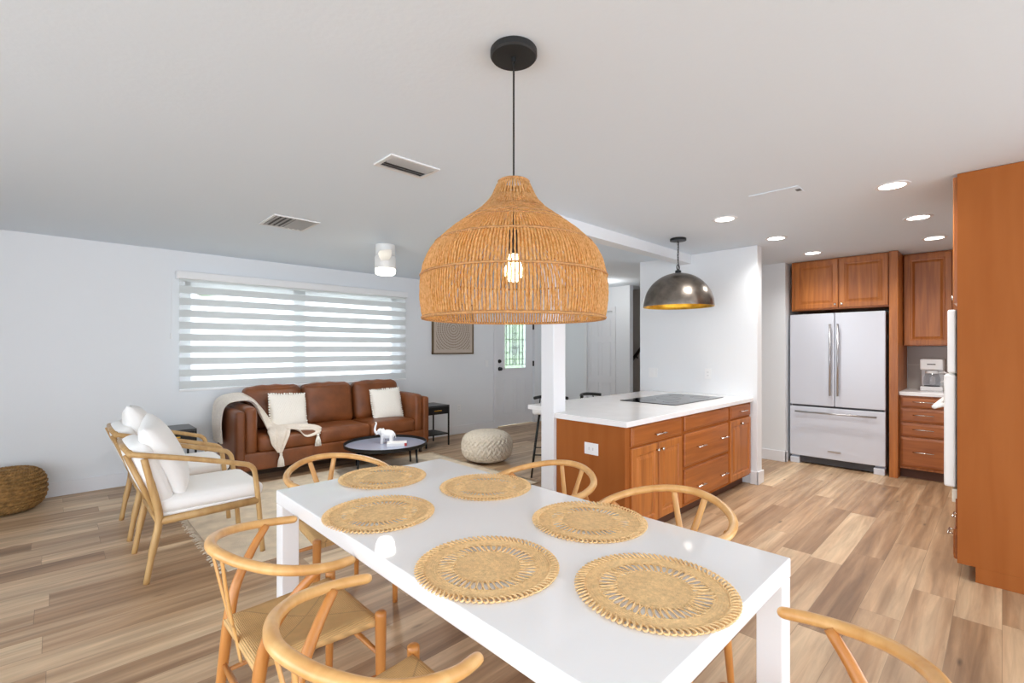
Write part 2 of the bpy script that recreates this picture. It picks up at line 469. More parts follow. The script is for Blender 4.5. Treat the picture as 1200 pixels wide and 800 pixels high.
def art_mat():
    """beige print with a ring ornament, radial in the picture's own plane"""
    m, nt, b = base_mat('ornament_print')
    N = nt.nodes.new; L = nt.links.new
    tc = N('ShaderNodeTexCoord'); sp = N('ShaderNodeSeparateXYZ'); L(tc.outputs['Object'], sp.inputs[0])
    def mth(op, a, bb=None):
        x = N('ShaderNodeMath'); x.operation = op
        for i, s in enumerate((a, bb)):
            if s is None: continue
            if isinstance(s, (int, float)): x.inputs[i].default_value = s
            else: L(s, x.inputs[i])
        return x.outputs[0]
    x, z = sp.outputs['X'], sp.outputs['Z']
    r = mth('SQRT', mth('ADD', mth('MULTIPLY', x, x), mth('MULTIPLY', z, z)))
    th = mth('ARCTAN2', z, x)
    ring = mth('FLOOR', mth('DIVIDE', r, 0.042))
    fr = mth('FRACT', mth('DIVIDE', r, 0.042))
    cnt = mth('MULTIPLY', mth('ADD', ring, 1.0), 8.0)
    a = mth('SINE', mth('MULTIPLY', th, cnt))
    pet = mth('GREATER_THAN', mth('ADD', a, mth('SINE', mth('MULTIPLY', fr, 2*PI))), 0.75)
    line = mth('LESS_THAN', fr, 0.14)
    pat = mth('MAXIMUM', pet, line)
    edge = mth('MULTIPLY', mth('LESS_THAN', mth('ABSOLUTE', x), 0.335), mth('LESS_THAN', mth('ABSOLUTE', z), 0.335))
    pat = mth('MULTIPLY', pat, edge)
    mx = N('ShaderNodeMix'); mx.data_type = 'RGBA'
    L(pat, mx.inputs[0]); mx.inputs[6].default_value = lin(196, 182, 168); mx.inputs[7].default_value = lin(146, 128, 112)
    L(mx.outputs[2], b.inputs['Base Color']); b.inputs['Roughness'].default_value = 0.6
    return m
M['art'] = art_mat()

def door_glass_mat():
    """leaded pane: clear and frosted cells between dark cames"""
    m = bpy.data.materials.new('leaded_glass'); m.use_nodes = True
    nt = m.node_tree; nt.nodes.clear()
    out = nt.nodes.new('ShaderNodeOutputMaterial')
    tr = nt.nodes.new('ShaderNodeBsdfTransparent'); tr.inputs['Color'].default_value = (0.85, 0.9, 0.86, 1)
    tl = nt.nodes.new('ShaderNodeBsdfTranslucent'); tl.inputs['Color'].default_value = (0.9, 0.95, 0.92, 1)
    mx = nt.nodes.new('ShaderNodeMixShader'); mx.inputs[0].default_value = 0.18
    nt.links.new(tr.outputs[0], mx.inputs[1]); nt.links.new(tl.outputs[0], mx.inputs[2]); nt.links.new(mx.outputs[0], out.inputs['Surface'])
    return m
M['leaded'] = door_glass_mat()

# ------------------------------------------------------------------ room shell
CEIL = 2.44
WY = 6.17          # window wall
fl = struct('floor', box(BM(), -4.0, 7.6, -4.5, 6.35, -0.06, 0), M['floor'])
struct('ceiling', box(BM(), -4.0, 7.6, -4.5, 6.35, CEIL, CEIL+0.1), M['ceil'])
# window wall with the opening and the doorway
WX0, WX1, WZ0, WZ1 = 1.02, 3.66, 0.98, 2.13
DX0, DX1, DZ = 5.60, 6.54, 2.03
bm = BM()
t0, t1 = WY, WY+0.16
box(bm, -2.2, WX0, t0, t1, 0, CEIL); box(bm, WX0, WX1, t0, t1, 0, WZ0); box(bm, WX0, WX1, t0, t1, WZ1, CEIL)
box(bm, WX1, DX0, t0, t1, 0, CEIL); box(bm, DX0, DX1, t0, t1, DZ, CEIL); box(bm, DX1, 7.6, t0, t1, 0, CEIL)
struct('wall_back', bm, M['wall'])
struct('wall_left', box(BM(), -2.35, -2.2, 3.7, WY, 0, CEIL), M['wall'])
bm = BM()   # wall behind the island with its free end
box(bm, 5.15, 5.28, 1.735, 3.08, 0, CEIL)
struct('wall_island', bm, M['wall'], bevel=0.004)
bm = BM()   # stub left of the fridge
box(bm, 6.44, 6.58, 1.85, 3.3, 0, CEIL); box(bm, 6.58, 7.3, 1.85, 1.97, 0, CEIL)
struct('wall_fridge', bm, M['wall'])
struct('wall_kitchen', box(BM(), 7.2, 7.32, -0.67, 1.85, 0, CEIL), M['wall'])
struct('wall_right', box(BM(), 3.86, 7.32, -0.67, -0.55, 0, CEIL), M['wall'])
# hall wall with the closet door, stair recess behind
HY0, HY1 = 4.62, 5.16
bm = BM()
box(bm, 6.85, 6.95, 4.286, HY0, 0, CEIL); box(bm, 6.85, 6.95, HY1, WY, 0, CEIL); box(bm, 6.85, 6.95, HY0, HY1, 2.03, CEIL)
struct('wall_hall', bm, M['wall'])
struct('wall_stair', box(BM(), 7.45, 7.55, 1.97, WY, 0, CEIL), M['stairwall'])
# column and header beam at the island
struct('column', box(BM(), 2.785, 2.93, 2.42, 2.55, 0, CEIL), M['trim'], bevel=0.004)
struct('trim_1', box(BM(), 2.931, 5.149, 2.43, 2.55, CEIL-0.10, CEIL-0.001), M['wall'])
# baseboards
struct('baseboard_back', box(box(BM(), -2.2, DX0-0.09, WY-0.016, WY-0.001, 0, 0.135), DX1+0.09, 6.84, WY-0.016, WY-0.001, 0, 0.135), M['trim'], bevel=0.004)
bm = BM(); box(bm, 5.134, 5.149, 1.72, 1.80, 0, 0.13); box(bm, 5.134, 5.296, 1.719, 1.734, 0, 0.13); box(bm, 5.281, 5.296, 1.735, 3.08, 0, 0.13)
struct('baseboard_island', bm, M['trim'], bevel=0.003)
bm = BM(); box(bm, 6.424, 6.439, 1.834, 3.3, 0, 0.13); box(bm, 6.424, 6.49, 1.834, 1.849, 0, 0.13)
struct('baseboard_fridge', bm, M['trim'], bevel=0.003)
bm = BM(); box(bm, 6.834, 6.849, 4.286, HY0-0.07, 0, 0.13); box(bm, 6.834, 6.849, HY1+0.07, WY-0.02, 0, 0.13)
struct('baseboard_hall', bm, M['trim'], bevel=0.003)
struct('backsplash', box(BM(), 7.185, 7.199, -0.54, 0.77, 0.925, 1.41), M['backsplash'])
# outside
struct('ground', box(BM(), -12, 20, 6.5, 30, -0.4, -0.25), M['lawn'])

# window frame
fw = BM()
fy0, fy1 = WY+0.08, WY+0.13
box(fw, WX0, WX0+0.07, fy0, fy1, WZ0, WZ1); box(fw, WX1-0.09, WX1, fy0, fy1, WZ0, WZ1)
box(fw, WX0, WX1, fy0, fy1, WZ0, WZ0+0.05); box(fw, WX0, WX1, fy0, fy1, WZ1-0.05, WZ1); box(fw, 2.18, 2.33, fy0, fy1, WZ0, WZ1)
wf = struct('window_1', fw, M['trim'], bevel=0.004)
g1 = obj('window_pane', box(BM(), WX0+0.06, 2.19, WY+0.10, WY+0.104, WZ0+.04, WZ1-.04), M['glass'], wf)
g2 = obj('window_pane', box(BM(), 2.32, WX1-0.08, WY+0.10, WY+0.104, WZ0+.04, WZ1-.04), M['glass'], wf)

# front door
R = (5.6, WY, 0)
bm = BM()
gx0, gx1, gz0, gz1 = 5.79, 6.34, 1.03, 1.88
y0, y1 = WY+0.03, WY+0.075
box(bm, DX0+.005, gx0, y0, y1, 0.012, DZ-.005); box(bm, gx1, DX1-.005, y0, y1, 0.012, DZ-.005)
box(bm, gx0, gx1, y0, y1, 0.012, gz0); box(bm, gx0, gx1, y0, y1, gz1, DZ-.005)
d1 = struct('door_1', bm, M['trim'])
bm = BM()
for a, b in ((gx0-.02, gx1+.02),):
    box(bm, a, a+.03, y0-.012, y0, gz0-.02, gz1+.02); box(bm, b-.03, b, y0-.012, y0, gz0-.02, gz1+.02)
    box(bm, a, b, y0-.012, y0, gz0-.02, gz0+.01); box(bm, a, b, y0-.012, y0, gz1-.01, gz1+.02)
obj('glass_frame', bm, M['trim'], d1, bevel=.003)
bm = BM()
for a, b in ((5.78, 6.03), (6.10, 6.35)):
    box(bm, a, a+.02, y0-.007, y0, .22, .84); box(bm, b-.02, b, y0-.007, y0, .22, .84); box(bm, a, b, y0-.007, y0, .22, .24); box(bm, a, b, y0-.007, y0, .82, .84)
obj('panel_moulding', bm, M['trim'], d1, bevel=.002)
obj('leaded_pane', box(BM(), gx0, gx1, y0+.015, y0+.022, gz0, gz1), M['leaded'], d1)
bm = BM()
w = gx1-gx0; h = gz1-gz0
def came(a, b, c, d): box(bm, gx0+a*w-.003, gx0+b*w+.003, y0+.008, y0+.028, gz0+c*h-.003, gz0+d*h+.003)
for f in (0.12, 0.28, 0.42, 0.5, 0.58, 0.72, 0.88): came(f, f, 0.08, 1)
for f in (0.08, 0.2, 0.62): came(0, 1, f, f)
came(.28, .72, .45, .45); came(.42, .58, .75, .75); came(.12, .28, .34, .34); came(.72, .88, .34, .34)
obj('glass_came', bm, M['grey'], d1)
for z, nm in ((1.03, 'door_knob'), (1.165, 'deadbolt')):
    bm = BM(); cyl(bm, (5.675, y0, z), (5.675, y0-.012, z), .034, 24)
    if nm == 'door_knob': ellipsoid(bm, (5.675, y0-.045, z), (.03, .026, .03)); cyl(bm, (5.675, y0, z), (5.675, y0-.04, z), .012)
    else: cyl(bm, (5.675, y0, z), (5.675, y0-.03, z), .024, 24)
    obj(nm, bm, M['black'], d1, smooth=False)
bm = BM()
for z in (0.25, 1.11, 1.8): box(bm, DX1-.012, DX1+.006, WY-.004, y0, z-.05, z+.05)
obj('hinge', bm, M['black'], d1)
bm = BM()
for a, b in ((DX0-.09, DX0), (DX1, DX1+.09)): box(bm, a, b, WY-.02, WY-.001, 0, DZ+.09)
box(bm, DX0, DX1, WY-.02, WY-.001, DZ, DZ+.09)
struct('trim_2', bm, M['trim'], bevel=.003)

# hall closet door (six-panel leaf) and casing
bm = BM(); box(bm, 6.87, 6.91, HY0+.005, HY1-.005, .01, 2.025)
d2 = struct('door_2', bm, M['trim'])
bm = BM()
for a, b in ((HY0+.06, (HY0+HY1)/2-.03), ((HY0+HY1)/2+.03, HY1-.06)):
    for c, d in ((.15, .8), (.92, 1.5), (1.6, 1.9)):
        box(bm, 6.862, 6.87, a, a+.015, c, d); box(bm, 6.862, 6.87, b-.015, b, c, d); box(bm, 6.862, 6.87, a, b, c, c+.015); box(bm, 6.862, 6.87, a, b, d-.015, d)
obj('panel_moulding', bm, M['trim'], d2)
bm = BM()
box(bm, 6.83, 6.849, HY0-.065, HY0, 0, 2.10); box(bm, 6.83, 6.849, HY1, HY1+.065, 0, 2.10); box(bm, 6.83, 6.849, HY0, HY1, 2.03, 2.10)
struct('trim_3', bm, M['trim'], bevel=.003)

# ------------------------------------------------------------------ window blind
T = thing('window_blind', 'wide white day-and-night blind of solid and sheer bands on the window above the sofa', 'blind', (2.33, WY-0.08, 2.2))
O = (2.33, WY-0.08, 2.2)
bm = BM(); box(bm, 0.93, 3.735, WY-0.105, WY-0.002, 2.135, 2.215)
obj('valance', bm, M['plate'], T, off=O, bevel=.006)
bm = BM()
for (a, b) in ((0.955, 3.715),):
    z = 2.14; k = 0
    while z > 0.95:
        h = 0.076 if k % 2 == 0 else 0.052
        if k == 0: h = 0.03
        zz = max(z-h, 0.95)
        v = [bm.verts.new(p) for p in ((a, WY-.072, zz), (b, WY-.072, zz), (b, WY-.072, z), (a, WY-.072, z))]
        f = bm.faces.new(v); f.material_index = k % 2
        z = zz; k += 1
obj('blind_fabric', bm, [M['blind_solid'], M['blind_sheer']], T, off=O)
bm = BM()
box(bm, 0.955, 3.715, WY-.085, WY-.06, .925, .952)
obj('bottom_rail', bm, M['plate'], T, off=O, bevel=.004)
bm = BM(); tube(bm, [(0.90, WY-.03, 2.15), (0.895, WY-.02, 1.52)], .0025, 6); cyl(bm, (0.895, WY-.012, 1.55), (0.895, WY-.012, 1.49), .011, 10)
obj('pull_chain', bm, M['plate'], T, off=O)

# ------------------------------------------------------------------ foliage outside
def tree(loc, s, label, seed, dz):
    rnd = random.Random(seed)
    T = thing('garden_tree', label, 'tree', loc, 0, 'trees seen through the blind and door glass')
    bm = BM()
    for i in range(46):
        a = rnd.uniform(0, 2*PI); rr = s*math.sqrt(rnd.random())
        p = (rr*math.cos(a), rr*.6*math.sin(a), 2.3+dz+rnd.uniform(-.9, 1.3)*s*.6)
        q = s*rnd.uniform(.16, .3)
        bmesh.ops.create_icosphere(bm, subdivisions=2, radius=q, matrix=Matrix.Translation(p))
    for v in bm.verts: v.co += Vector((rnd.uniform(-.05, .05), rnd.uniform(-.05, .05), rnd.uniform(-.05, .05)))*s
    obj('foliage', bm, M['foliage'], T)
    bm = BM(); tube(bm, [(0, 0, 0), (0.05, 0, 1.2), (0, 0, 2.4+dz)], [.12*s, .1*s, .07*s], 8)
    obj('trunk', bm, M['darkwood'], T)
tree((1.75, 12.6, -.26), 1.5, 'green tree outside seen through the left half of the blind', 1, 1.5)
tree((4.8, 13.4, -.26), 1.3, 'small green tree outside behind the middle bar of the window blind', 2, 1.9)
tree((9.6, 10.2, -.26), 1.5, 'green tree outside seen through the front door glass', 3, -.75)

# ------------------------------------------------------------------ dining table
TX0, TX1, TY0, TY1, TZ = 0.712, 1.60, 0.444, 2.256, 0.75
T = thing('dining_table', 'long white lacquered dining table with square corner legs under the woven pendant', 'table', ((TX0+TX1)/2, (TY0+TY1)/2, 0))
O = T.location.copy()
obj('tabletop', box(BM(), TX0, TX1, TY0, TY1, TZ-0.058, TZ), M['table'], T, off=O, bevel=.004)
for x in (TX0, TX1-.075):
    for y in (TY0, TY1-.075):
        obj('leg', box(BM(), x+.001, x+.074, y+.001, y+.074, 0, TZ-0.058), M['table'], T, off=O, bevel=.004)

# placemats
def make_mat():
    T = thing('placemat', '', 'placemat', (0, 0, 0), 0, 'round jute placemats on the white table')
    bm = BM()
    prof = []
    for i in range(41):
        r = 0.097*i/40
        prof.append((r, 0.0045+0.0009*math.cos(2*PI*r/0.0062)))
    prof += [(0.098, 0.001), (0.0, 0.0008)]
    lathe(bm, prof, 56); obj('woven_centre', bm, M['jute'], T, smooth=True)
    bm = BM(); N = 46
    for k in range(N):
        a0 = 2*PI*k/N
        pts = []
        for j in range(12):
            t = 2*PI*j/12
            r = 0.121+0.026*math.cos(t); a = a0+0.062*math.sin(t)+0.10*math.cos(t)*0.35
            pts.append((r*math.cos(a), r*math.sin(a), 0.0045+0.0015*math.sin(t+k)))
        tube(bm, pts, 0.0021, 5, closed=True)
    obj('openwork_ring', bm, M['jute'], T, smooth=True)
    bm = BM()
    prof = [(0.143, 0.001)]
    for i in range(25):
        r = 0.1435+0.039*i/24
        prof.append((r, 0.005+0.0009*math.cos(2*PI*(r-.1435)/0.0066)))
    prof += [(0.183, 0.001), (0.143, 0.001)]
    lathe(bm, prof, 64); obj('outer_band', bm, M['jute'], T, smooth=True)
    bm = BM(); N = 84
    for k in range(N):
        a0 = 2*PI*k/N; pts = []
        for j in range(9):
            t = 2*PI*j/9
            r = 0.194+0.0125*math.cos(t); a = a0+0.030*math.sin(t)+0.03*math.cos(t)
            pts.append((r*math.cos(a), r*math.sin(a), 0.006+0.0032*math.sin(t)))
        tube(bm, pts, 0.0026, 5, closed=True)
    obj('looped_edge', bm, M['jute'], T, smooth=True)
    return T
MATS = [(0.902, 1.037, 'round jute placemat near the middle of the long table edge beside the nearer left chair'),
        (1.13, 0.633, 'largest-looking round jute placemat, nearest the camera end of the table'),
        (0.896, 1.658, 'round jute placemat in front of the left-side chair with its whole arm ring showing'),
        (1.159, 2.111, 'round jute placemat at the far end of the table before the end chair'),
        (1.417, 1.641, 'round jute placemat near the far right table corner, in line with the column'),
        (1.407, 1.052, 'round jute placemat in front of the right-side chair closest to the camera')]
pm = None
for i, (x, y, lab) in enumerate(MATS):
    if pm is None:
        pm = make_mat(); pm.location = (x, y, TZ); pm['label'] = lab
    else: dup(pm, (x, y, TZ), i*0.7, lab)

# ------------------------------------------------------------------ wishbone chairs
def make_chair():
    T = thing('wishbone_chair', '', 'chair', (0, 0, 0), 0, 'wishbone chairs around the white table')
    # arm ring: half hoop opening to +x
    ctrl = [(0.099, -0.257, .692), (0.03, -0.269, .697), (-.055, -.257, .708), (-.13, -.219, .722), (-.192, -.15, .738), (-.227, -.075, .748), (-.240, 0, .751)]
    ctrl = ctrl+[(x, -y, z) for x, y, z in ctrl[-2::-1]]
    pts = crom(ctrl, 6)
    n = len(pts); rad = []
    for i in range(n):
        u = abs(i/(n-1)*2-1)
        rr = 0.0178-0.0015*u
        if i in (0, n-1): rr *= 0.55
        rad.append(rr)
    # rounded tips
    d0 = (pts[0]-pts[1]).normalized(); d1 = (pts[-1]-pts[-2]).normalized()
    rad[0] = rad[-1] = .0155
    pts = [pts[0]+d0*.013, pts[0]+d0*.011, pts[0]+d0*.006]+pts+[pts[-1]+d1*.006, pts[-1]+d1*.011, pts[-1]+d1*.013]; rad = [.003, .009, .0135]+rad+[.0135, .009, .003]
    bm = BM(); tube(bm, pts, rad, 14, up=(0, 0, 1), flat=0.92)
    obj('arm_rail', bm, M['oak'], T, smooth=True)
    for s in (-1, 1):
        bm = BM()
        p = crom([(.225, .215*s, 0), (.228, .214*s, .2), (.23, .212*s, .40), (.23, .212*s, .452)], 4)
        tube(bm, p+[Vector((.23, .212*s, .458))], [.0135+.006*min(1, q.z/.4) for q in p]+[.012], 14)
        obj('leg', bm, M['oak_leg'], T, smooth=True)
        bm = BM()
        p = crom([(-.195, .195*s, 0), (-.172, .186*s, .22), (-.150, .180*s, .42), (-.122, .196*s, .53), (-.06, .228*s, .63), (-.005, .2545*s, .694)], 6)
        rr = []
        for q in p:
            if q.z < .42: rr.append(.0135+.0065*q.z/.42)
            else: rr.append(.020-.0065*(q.z-.42)/.28)
        tube(bm, p, rr, 14)
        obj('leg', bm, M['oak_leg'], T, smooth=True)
        bm = BM(); tube(bm, [(.226, .214*s, .235), (.03, .2*s, .235), (-.17, .185*s, .235)], [.007, .0115, .007], 10)
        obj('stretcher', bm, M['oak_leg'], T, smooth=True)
    bm = BM(); tube(bm, [(.227, -.214, .305), (.227, 0, .305), (.227, .214, .305)], [.008, .0125, .008], 10)
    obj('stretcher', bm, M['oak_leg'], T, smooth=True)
    bm = BM(); tube(bm, [(-.166, -.184, .265), (-.166, 0, .265), (-.166, .184, .265)], [.008, .0125, .008], 10)
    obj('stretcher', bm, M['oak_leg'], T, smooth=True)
    # Y splat: flat steam-bent plate
    bm = BM()
    tube(bm, crom([(-.158, 0, .36), (-.172, 0, .44), (-.186, 0, .50), (-.190, 0, .515)], 5), .017, 8, up=(1, 0, .25), flat=0.32)
    for s in (-1, 1):
        tube(bm, crom([(-.184, 0.006*s, .49), (-.198, .024*s, .56), (-.215, .050*s, .655), (-.229, .072*s, .740)], 5), [.0150]*10+[.0140]*6, 8, up=(1, 0, .25), flat=0.36)
    obj('back_splat', bm, M['oak'], T, smooth=True)
    # woven seat
    bm = BM(); nx, ny = 22, 22; top = []
    for i in range(nx+1):
        u = i/nx; x = -.170+.40*u
        row = []
        hw = .172+.040*u
        for j in range(ny+1):
            v = j/ny*2-1
            du = u*2-1
            dip = .022*(1-du*du)*(1-v*v)
            edge = max(abs(du), abs(v)); rnd_ = .018*max(0, (edge-.86)/.14)**2
            row.append(bm.verts.new((x, hw*v, .446-dip-rnd_)))
        top.append(row)
    bot = []
    for i in range(nx+1):
        u = i/nx; hw = .172+.040*u
        bot.append([bm.verts.new((-.168+.396*u, hw*(j/ny*2-1)*.99, .408+.006*(1-abs(j/ny*2-1)))) for j in range(ny+1)])
    for i in range(nx):
        for j in range(ny):
            bm.faces.new((top[i][j], top[i+1][j], top[i+1][j+1], top[i][j+1]))
            bm.faces.new((bot[i][j], bot[i][j+1], bot[i+1][j+1], bot[i+1][j]))
    for i in range(nx):
        bm.faces.new((top[i][0], bot[i][0], bot[i+1][0], top[i+1][0])); bm.faces.new((top[i][ny], top[i+1][ny], bot[i+1][ny], bot[i][ny]))
    for j in range(ny):
        bm.faces.new((top[0][j], top[0][j+1], bot[0][j+1], bot[0][j])); bm.faces.new((top[nx][j], bot[nx][j], bot[nx][j+1], top[nx][j+1]))
    obj('woven_seat', bm, M['cord'], T, smooth=True)
    return T
CH = [(0.597, 1.735, 0, 'farther wishbone chair left of the white table, its whole arm ring in view'),
      (0.577, 1.068, 0, 'wishbone chair in the bottom foreground left of the table, nearest the camera there'),
      (1.125, 2.535, -PI/2, 'wishbone chair at the far end of the table in front of the coffee table'),
      (1.805, 1.635, PI, 'wishbone chair on the right of the table beside the white column'),
      (1.795, 0.965, PI, 'wishbone chair on the right of the table in front of the wooden island doors'),
      (1.112, 0.300, PI/2, 'wishbone chair at the near table end, only its arm seen bottom right')]
wc = None
for x, y, r, lab in CH:
    if wc is None:
        wc = make_chair(); wc.location = (x, y, 0); wc.rotation_euler = (0, 0, r); wc['label'] = lab
    else: dup(wc, (x, y, 0), r, lab)

# ------------------------------------------------------------------ woven pendant
PX, PY = 1.172, 1.205
T = thing('pendant_lamp', 'large bell-shaped woven rattan pendant lamp hanging over the dining table', 'lamp', (PX, PY, CEIL))
O = (PX, PY, CEIL)
bm = BM(); lathe(bm, [(0, 0), (.080, 0), (.083, -.004), (.083, -.022), (.078, -.028), (0, -.028)], 40); cyl(bm, (0, 0, -.026), (0, 0, -.044), .009, 12)
obj('canopy', bm, M['black'], T, bevel=.0)
bm = BM(); cyl(bm, (0, 0, -.04), (0, 0, 1.965-CEIL), .0033, 8)
obj('cord', bm, M['black'], T)
bm = BM(); tube(bm, [(0, 0, 1.99-CEIL), (0, 0, 1.80-CEIL)], .004, 8); cyl(bm, (0, 0, 1.80-CEIL), (0, 0, 1.715-CEIL), .022, 20)
obj('socket', bm, M['black'], T)
bm = BM(); lathe(bm, [(0, 1.618-CEIL), (.018, 1.622-CEIL), (.030, 1.640-CEIL), (.032, 1.662-CEIL), (.024, 1.690-CEIL), (.014, 1.716-CEIL), (0, 1.717-CEIL)], 24)
obj('bulb', bm, M['bulb'], T, smooth=True)
PROF = [(.046, 1.975), (.060, 1.955), (.080, 1.913), (.118, 1.870), (.172, 1.829), (.225, 1.789), (.268, 1.748), (.298, 1.708), (.316, 1.660), (.324, 1.61), (.325, 1.56), (.321, 1.52), (.315, 1.488)]
pc = crom([(r, 0, z) for r, z in PROF], 4)
bm = BM()
NS = 178
rnd = random.Random(4)
for k in range(NS):
    a = 2*PI*k/NS
    pts = []
    for i, p in enumerate(pc):
        if p.x < .11 and k % 2: continue     # every other strand starts lower down, where there is room
        if p.x < .075 and k % 4: continue
        wob = rnd.uniform(-.0014, .0014); da = rnd.uniform(-.003, .003)
        r = p.x+wob-CEIL*0
        pts.append((r*math.cos(a+da), r*math.sin(a+da), p.z-CEIL))
    rs = rnd.uniform(.0030, .0042)
    tube(bm, pts, rs, 5)
obj('woven_shade', bm, M['strand'], T, smooth=True)
bm = BM()
def rz(z):
    for a, b in zip(pc, pc[1:]):
        if a.z >= z >= b.z: return a.x+(b.x-a.x)*(a.z-z)/(a.z-b.z)
    return pc[-1].x
for z, w in ((1.972, .005), (1.829, .003), (1.812, .0022), (1.745, .004), (1.632, .004), (1.488, .0055)):
    r = rz(z)
    pts = [((r+.004+.002*math.sin(60*t*2*PI/240*4))*math.cos(2*PI*t/240), (r+.004+.002*math.sin(60*t*2*PI/240*4))*math.sin(2*PI*t/240), z-CEIL) for t in range(240)]
    tube(bm, pts, w, 5, closed=True)
obj('rope_band', bm, M['rope'], T, smooth=True)

# ------------------------------------------------------------------ dome pendant
DXc, DYc = 4.30, 2.16
T = thing('dome_pendant', 'hammered dark bronze dome pendant with gold inside over the cooktop', 'lamp', (DXc, DYc, CEIL))
bm = BM(); lathe(bm, [(0, 0), (.072, 0), (.075, -.005), (.075, -.022), (0, -.026)], 32)
obj('canopy', bm, M['blackmetal'], T)
rz0 = 1.785-CEIL; R0 = .325
out = [(R0*math.sin(a), rz0+R0*math.cos(a)) for a in [PI/2*i/16 for i in range(17)]]
bm = BM(); lathe(bm, [(0, out[0][1])]+out[1:], 56)
sh = obj('dome_shade', bm, M['cutglass'], T, smooth=True)
inn = [((R0-.006)*math.sin(a), rz0+(R0-.006)*math.cos(a)) for a in [PI/2*i/16 for i in range(17)]]
bm = BM(); lathe(bm, [(0, inn[0][1])]+inn[1:]+[(R0, rz0)], 56)
obj('gold_lining', bm, M['gold'], sh, smooth=True)
zt = rz0+R0
bm = BM(); lathe(bm, [(0, zt-.004), (.028, zt-.006), (.028, zt+.02), (.018, zt+.028), (.008, zt+.03), (0, zt+.03)], 20)
obj('top_cap', bm, M['blackmetal'], T)
bm = BM(); tube(bm, [(.026*math.cos(2*PI*i/20), 0, zt+.052+.026*math.sin(2*PI*i/20)) for i in range(20)], .005, 8, closed=True)
obj('hanging_ring', bm, M['blackmetal'], T, smooth=True)
bm = BM()
z = zt+.075; k = 0
while z < -.03:
    ax = (1, 0) if k % 2 else (0, 1)
    tube(bm, [(ax[0]*.008*math.cos(2*PI*i/10), ax[1]*.008*math.cos(2*PI*i/10), z+.014+.016*math.sin(2*PI*i/10)) for i in range(10)], .0022, 5, closed=True)
    z += .024; k += 1
obj('chain', bm, M['blackmetal'], T)
bm = BM(); tube(bm, crom([(0, 0, -.02), (.012, .0, -.09), (-.014, .0, -.16), (.01, 0, -.24), (0, 0, zt+.03)], 6), .003, 6)
obj('cord', bm, M['black'], T)
bm = BM(); ellipsoid(bm, (0, 0, rz0+.15), (.035, .035, .045)); 
obj('bulb', bm, plain('frosted_bulb', (250, 244, 230), .3), T, smooth=True)
bm = BM(); cyl(bm, (0, 0, rz0+.19), (0, 0, zt), .018, 14)
obj('socket', bm, M['black'], T)

# ------------------------------------------------------------------ ceiling things
def can(x, y, label):
    T = thing('recessed_light', label, 'ceiling light', (x, y, CEIL), 0, 'recessed kitchen ceiling lights')
    bm = BM(); lathe(bm, [(.070, -.001), (.070, -.006), (.092, -.006), (.096, -.001)], 36); obj('trim_ring', bm, M['trim'], T)
    bm = BM(); lathe(bm, [(0, -.004), (.070, -.004)], 36); obj('lens', bm, M['lightdisc'], T)
    L = bpy.data.lights.new('can_light', 'SPOT'); L.energy = 35; L.spot_size = math.radians(145); L.spot_blend = 1.0; L.shadow_soft_size = .07; L.color = (1, .98, .95)
    lo = bpy.data.objects.new('can_light', L); C.objects.link(lo); lo.location = (x, y, CEIL-.02)
can(3.90, .495, 'recessed ceiling light nearest the tall wooden cabinet, largest of its row')
can(4.99, .470, 'recessed ceiling light second from the camera in the row beside the tall cabinet')
can(6.02, .45, 'recessed ceiling light farthest back in the row beside the tall cabinet')
can(3.92, 1.57, 'recessed ceiling light above the island next to the dome pendant')
can(4.95, 1.50, 'recessed ceiling light before the free end of the island wall')
can(6.00, 1.45, 'recessed ceiling light directly above the front of the fridge')

def grille(x0, x1, y0, y1, label, across, n):
    cx, cy = (x0+x1)/2, (y0+y1)/2
    T = thing('ceiling_vent', label, 'vent', (cx, cy, CEIL), 0, 'air vents in the living ceiling')
    hx, hy = (x1-x0)/2, (y1-y0)/2; f = .022
    bm = BM()
    box(bm, -hx, hx, -hy, -hy+f, -.010, -.001); box(bm, -hx, hx, hy-f, hy, -.010, -.001); box(bm, -hx, -hx+f, -hy+f, hy-f, -.010, -.001); box(bm, hx-f, hx, -hy+f, hy-f, -.010, -.001)
    obj('frame', bm, M['vent'], T)
    obj('dark_backing', box(BM(), -hx+f, hx-f, -hy+f, hy-f, -.0025, -.001), M['ventdark'], T)
    for k in range(n):
        u = (k+.5)/n
        bm = BM()
        if across == 'x':
            y = -hy+f+u*(2*hy-2*f); s = (2*hy-2*f)/n*.42; sy = 1 if u < .5 else -1
            v = [bm.verts.new(p) for p in ((-hx+f, y-s*sy, -.003), (hx-f, y-s*sy, -.003), (hx-f, y+s*sy, -.014), (-hx+f, y+s*sy, -.014))]
        else:
            x = -hx+f+u*(2*hx-2*f); s = (2*hx-2*f)/n*.42
            sg = 1 if u > .5 else -1
            v = [bm.verts.new(p) for p in ((x-s*sg, -hy+f, -.004), (x-s*sg, hy-f, -.004), (x+s*sg, hy-f, -.013), (x+s*sg, -hy+f, -.013))]
        fc = bm.faces.new(v); e = bmesh.ops.solidify(bm, geom=[fc], thickness=.0015)
        obj('slat', bm, M['vent'], T)
grille(1.31, 1.63, 2.295, 2.495, 'louvred ceiling vent closest to the woven pendant lamp', 'x', 6)
grille(1.235, 1.595, 3.955, 4.345, 'square ceiling vent farther back toward the window blind', 'y', 8)
T = thing('ceiling_access_panel', 'flush white slot panel in the kitchen ceiling between the light rows', 'ceiling panel', (3.53, 1.07, CEIL))
bm = BM(); box(bm, -.075, .075, -.15, .15, -.006, -.001); obj('cover', bm, M['ceil'], T, bevel=.002)
bm = BM(); box(bm, -.015, .035, -.147, -.118, -.0075, -.006); obj('slot', bm, M['ventdark'], T)

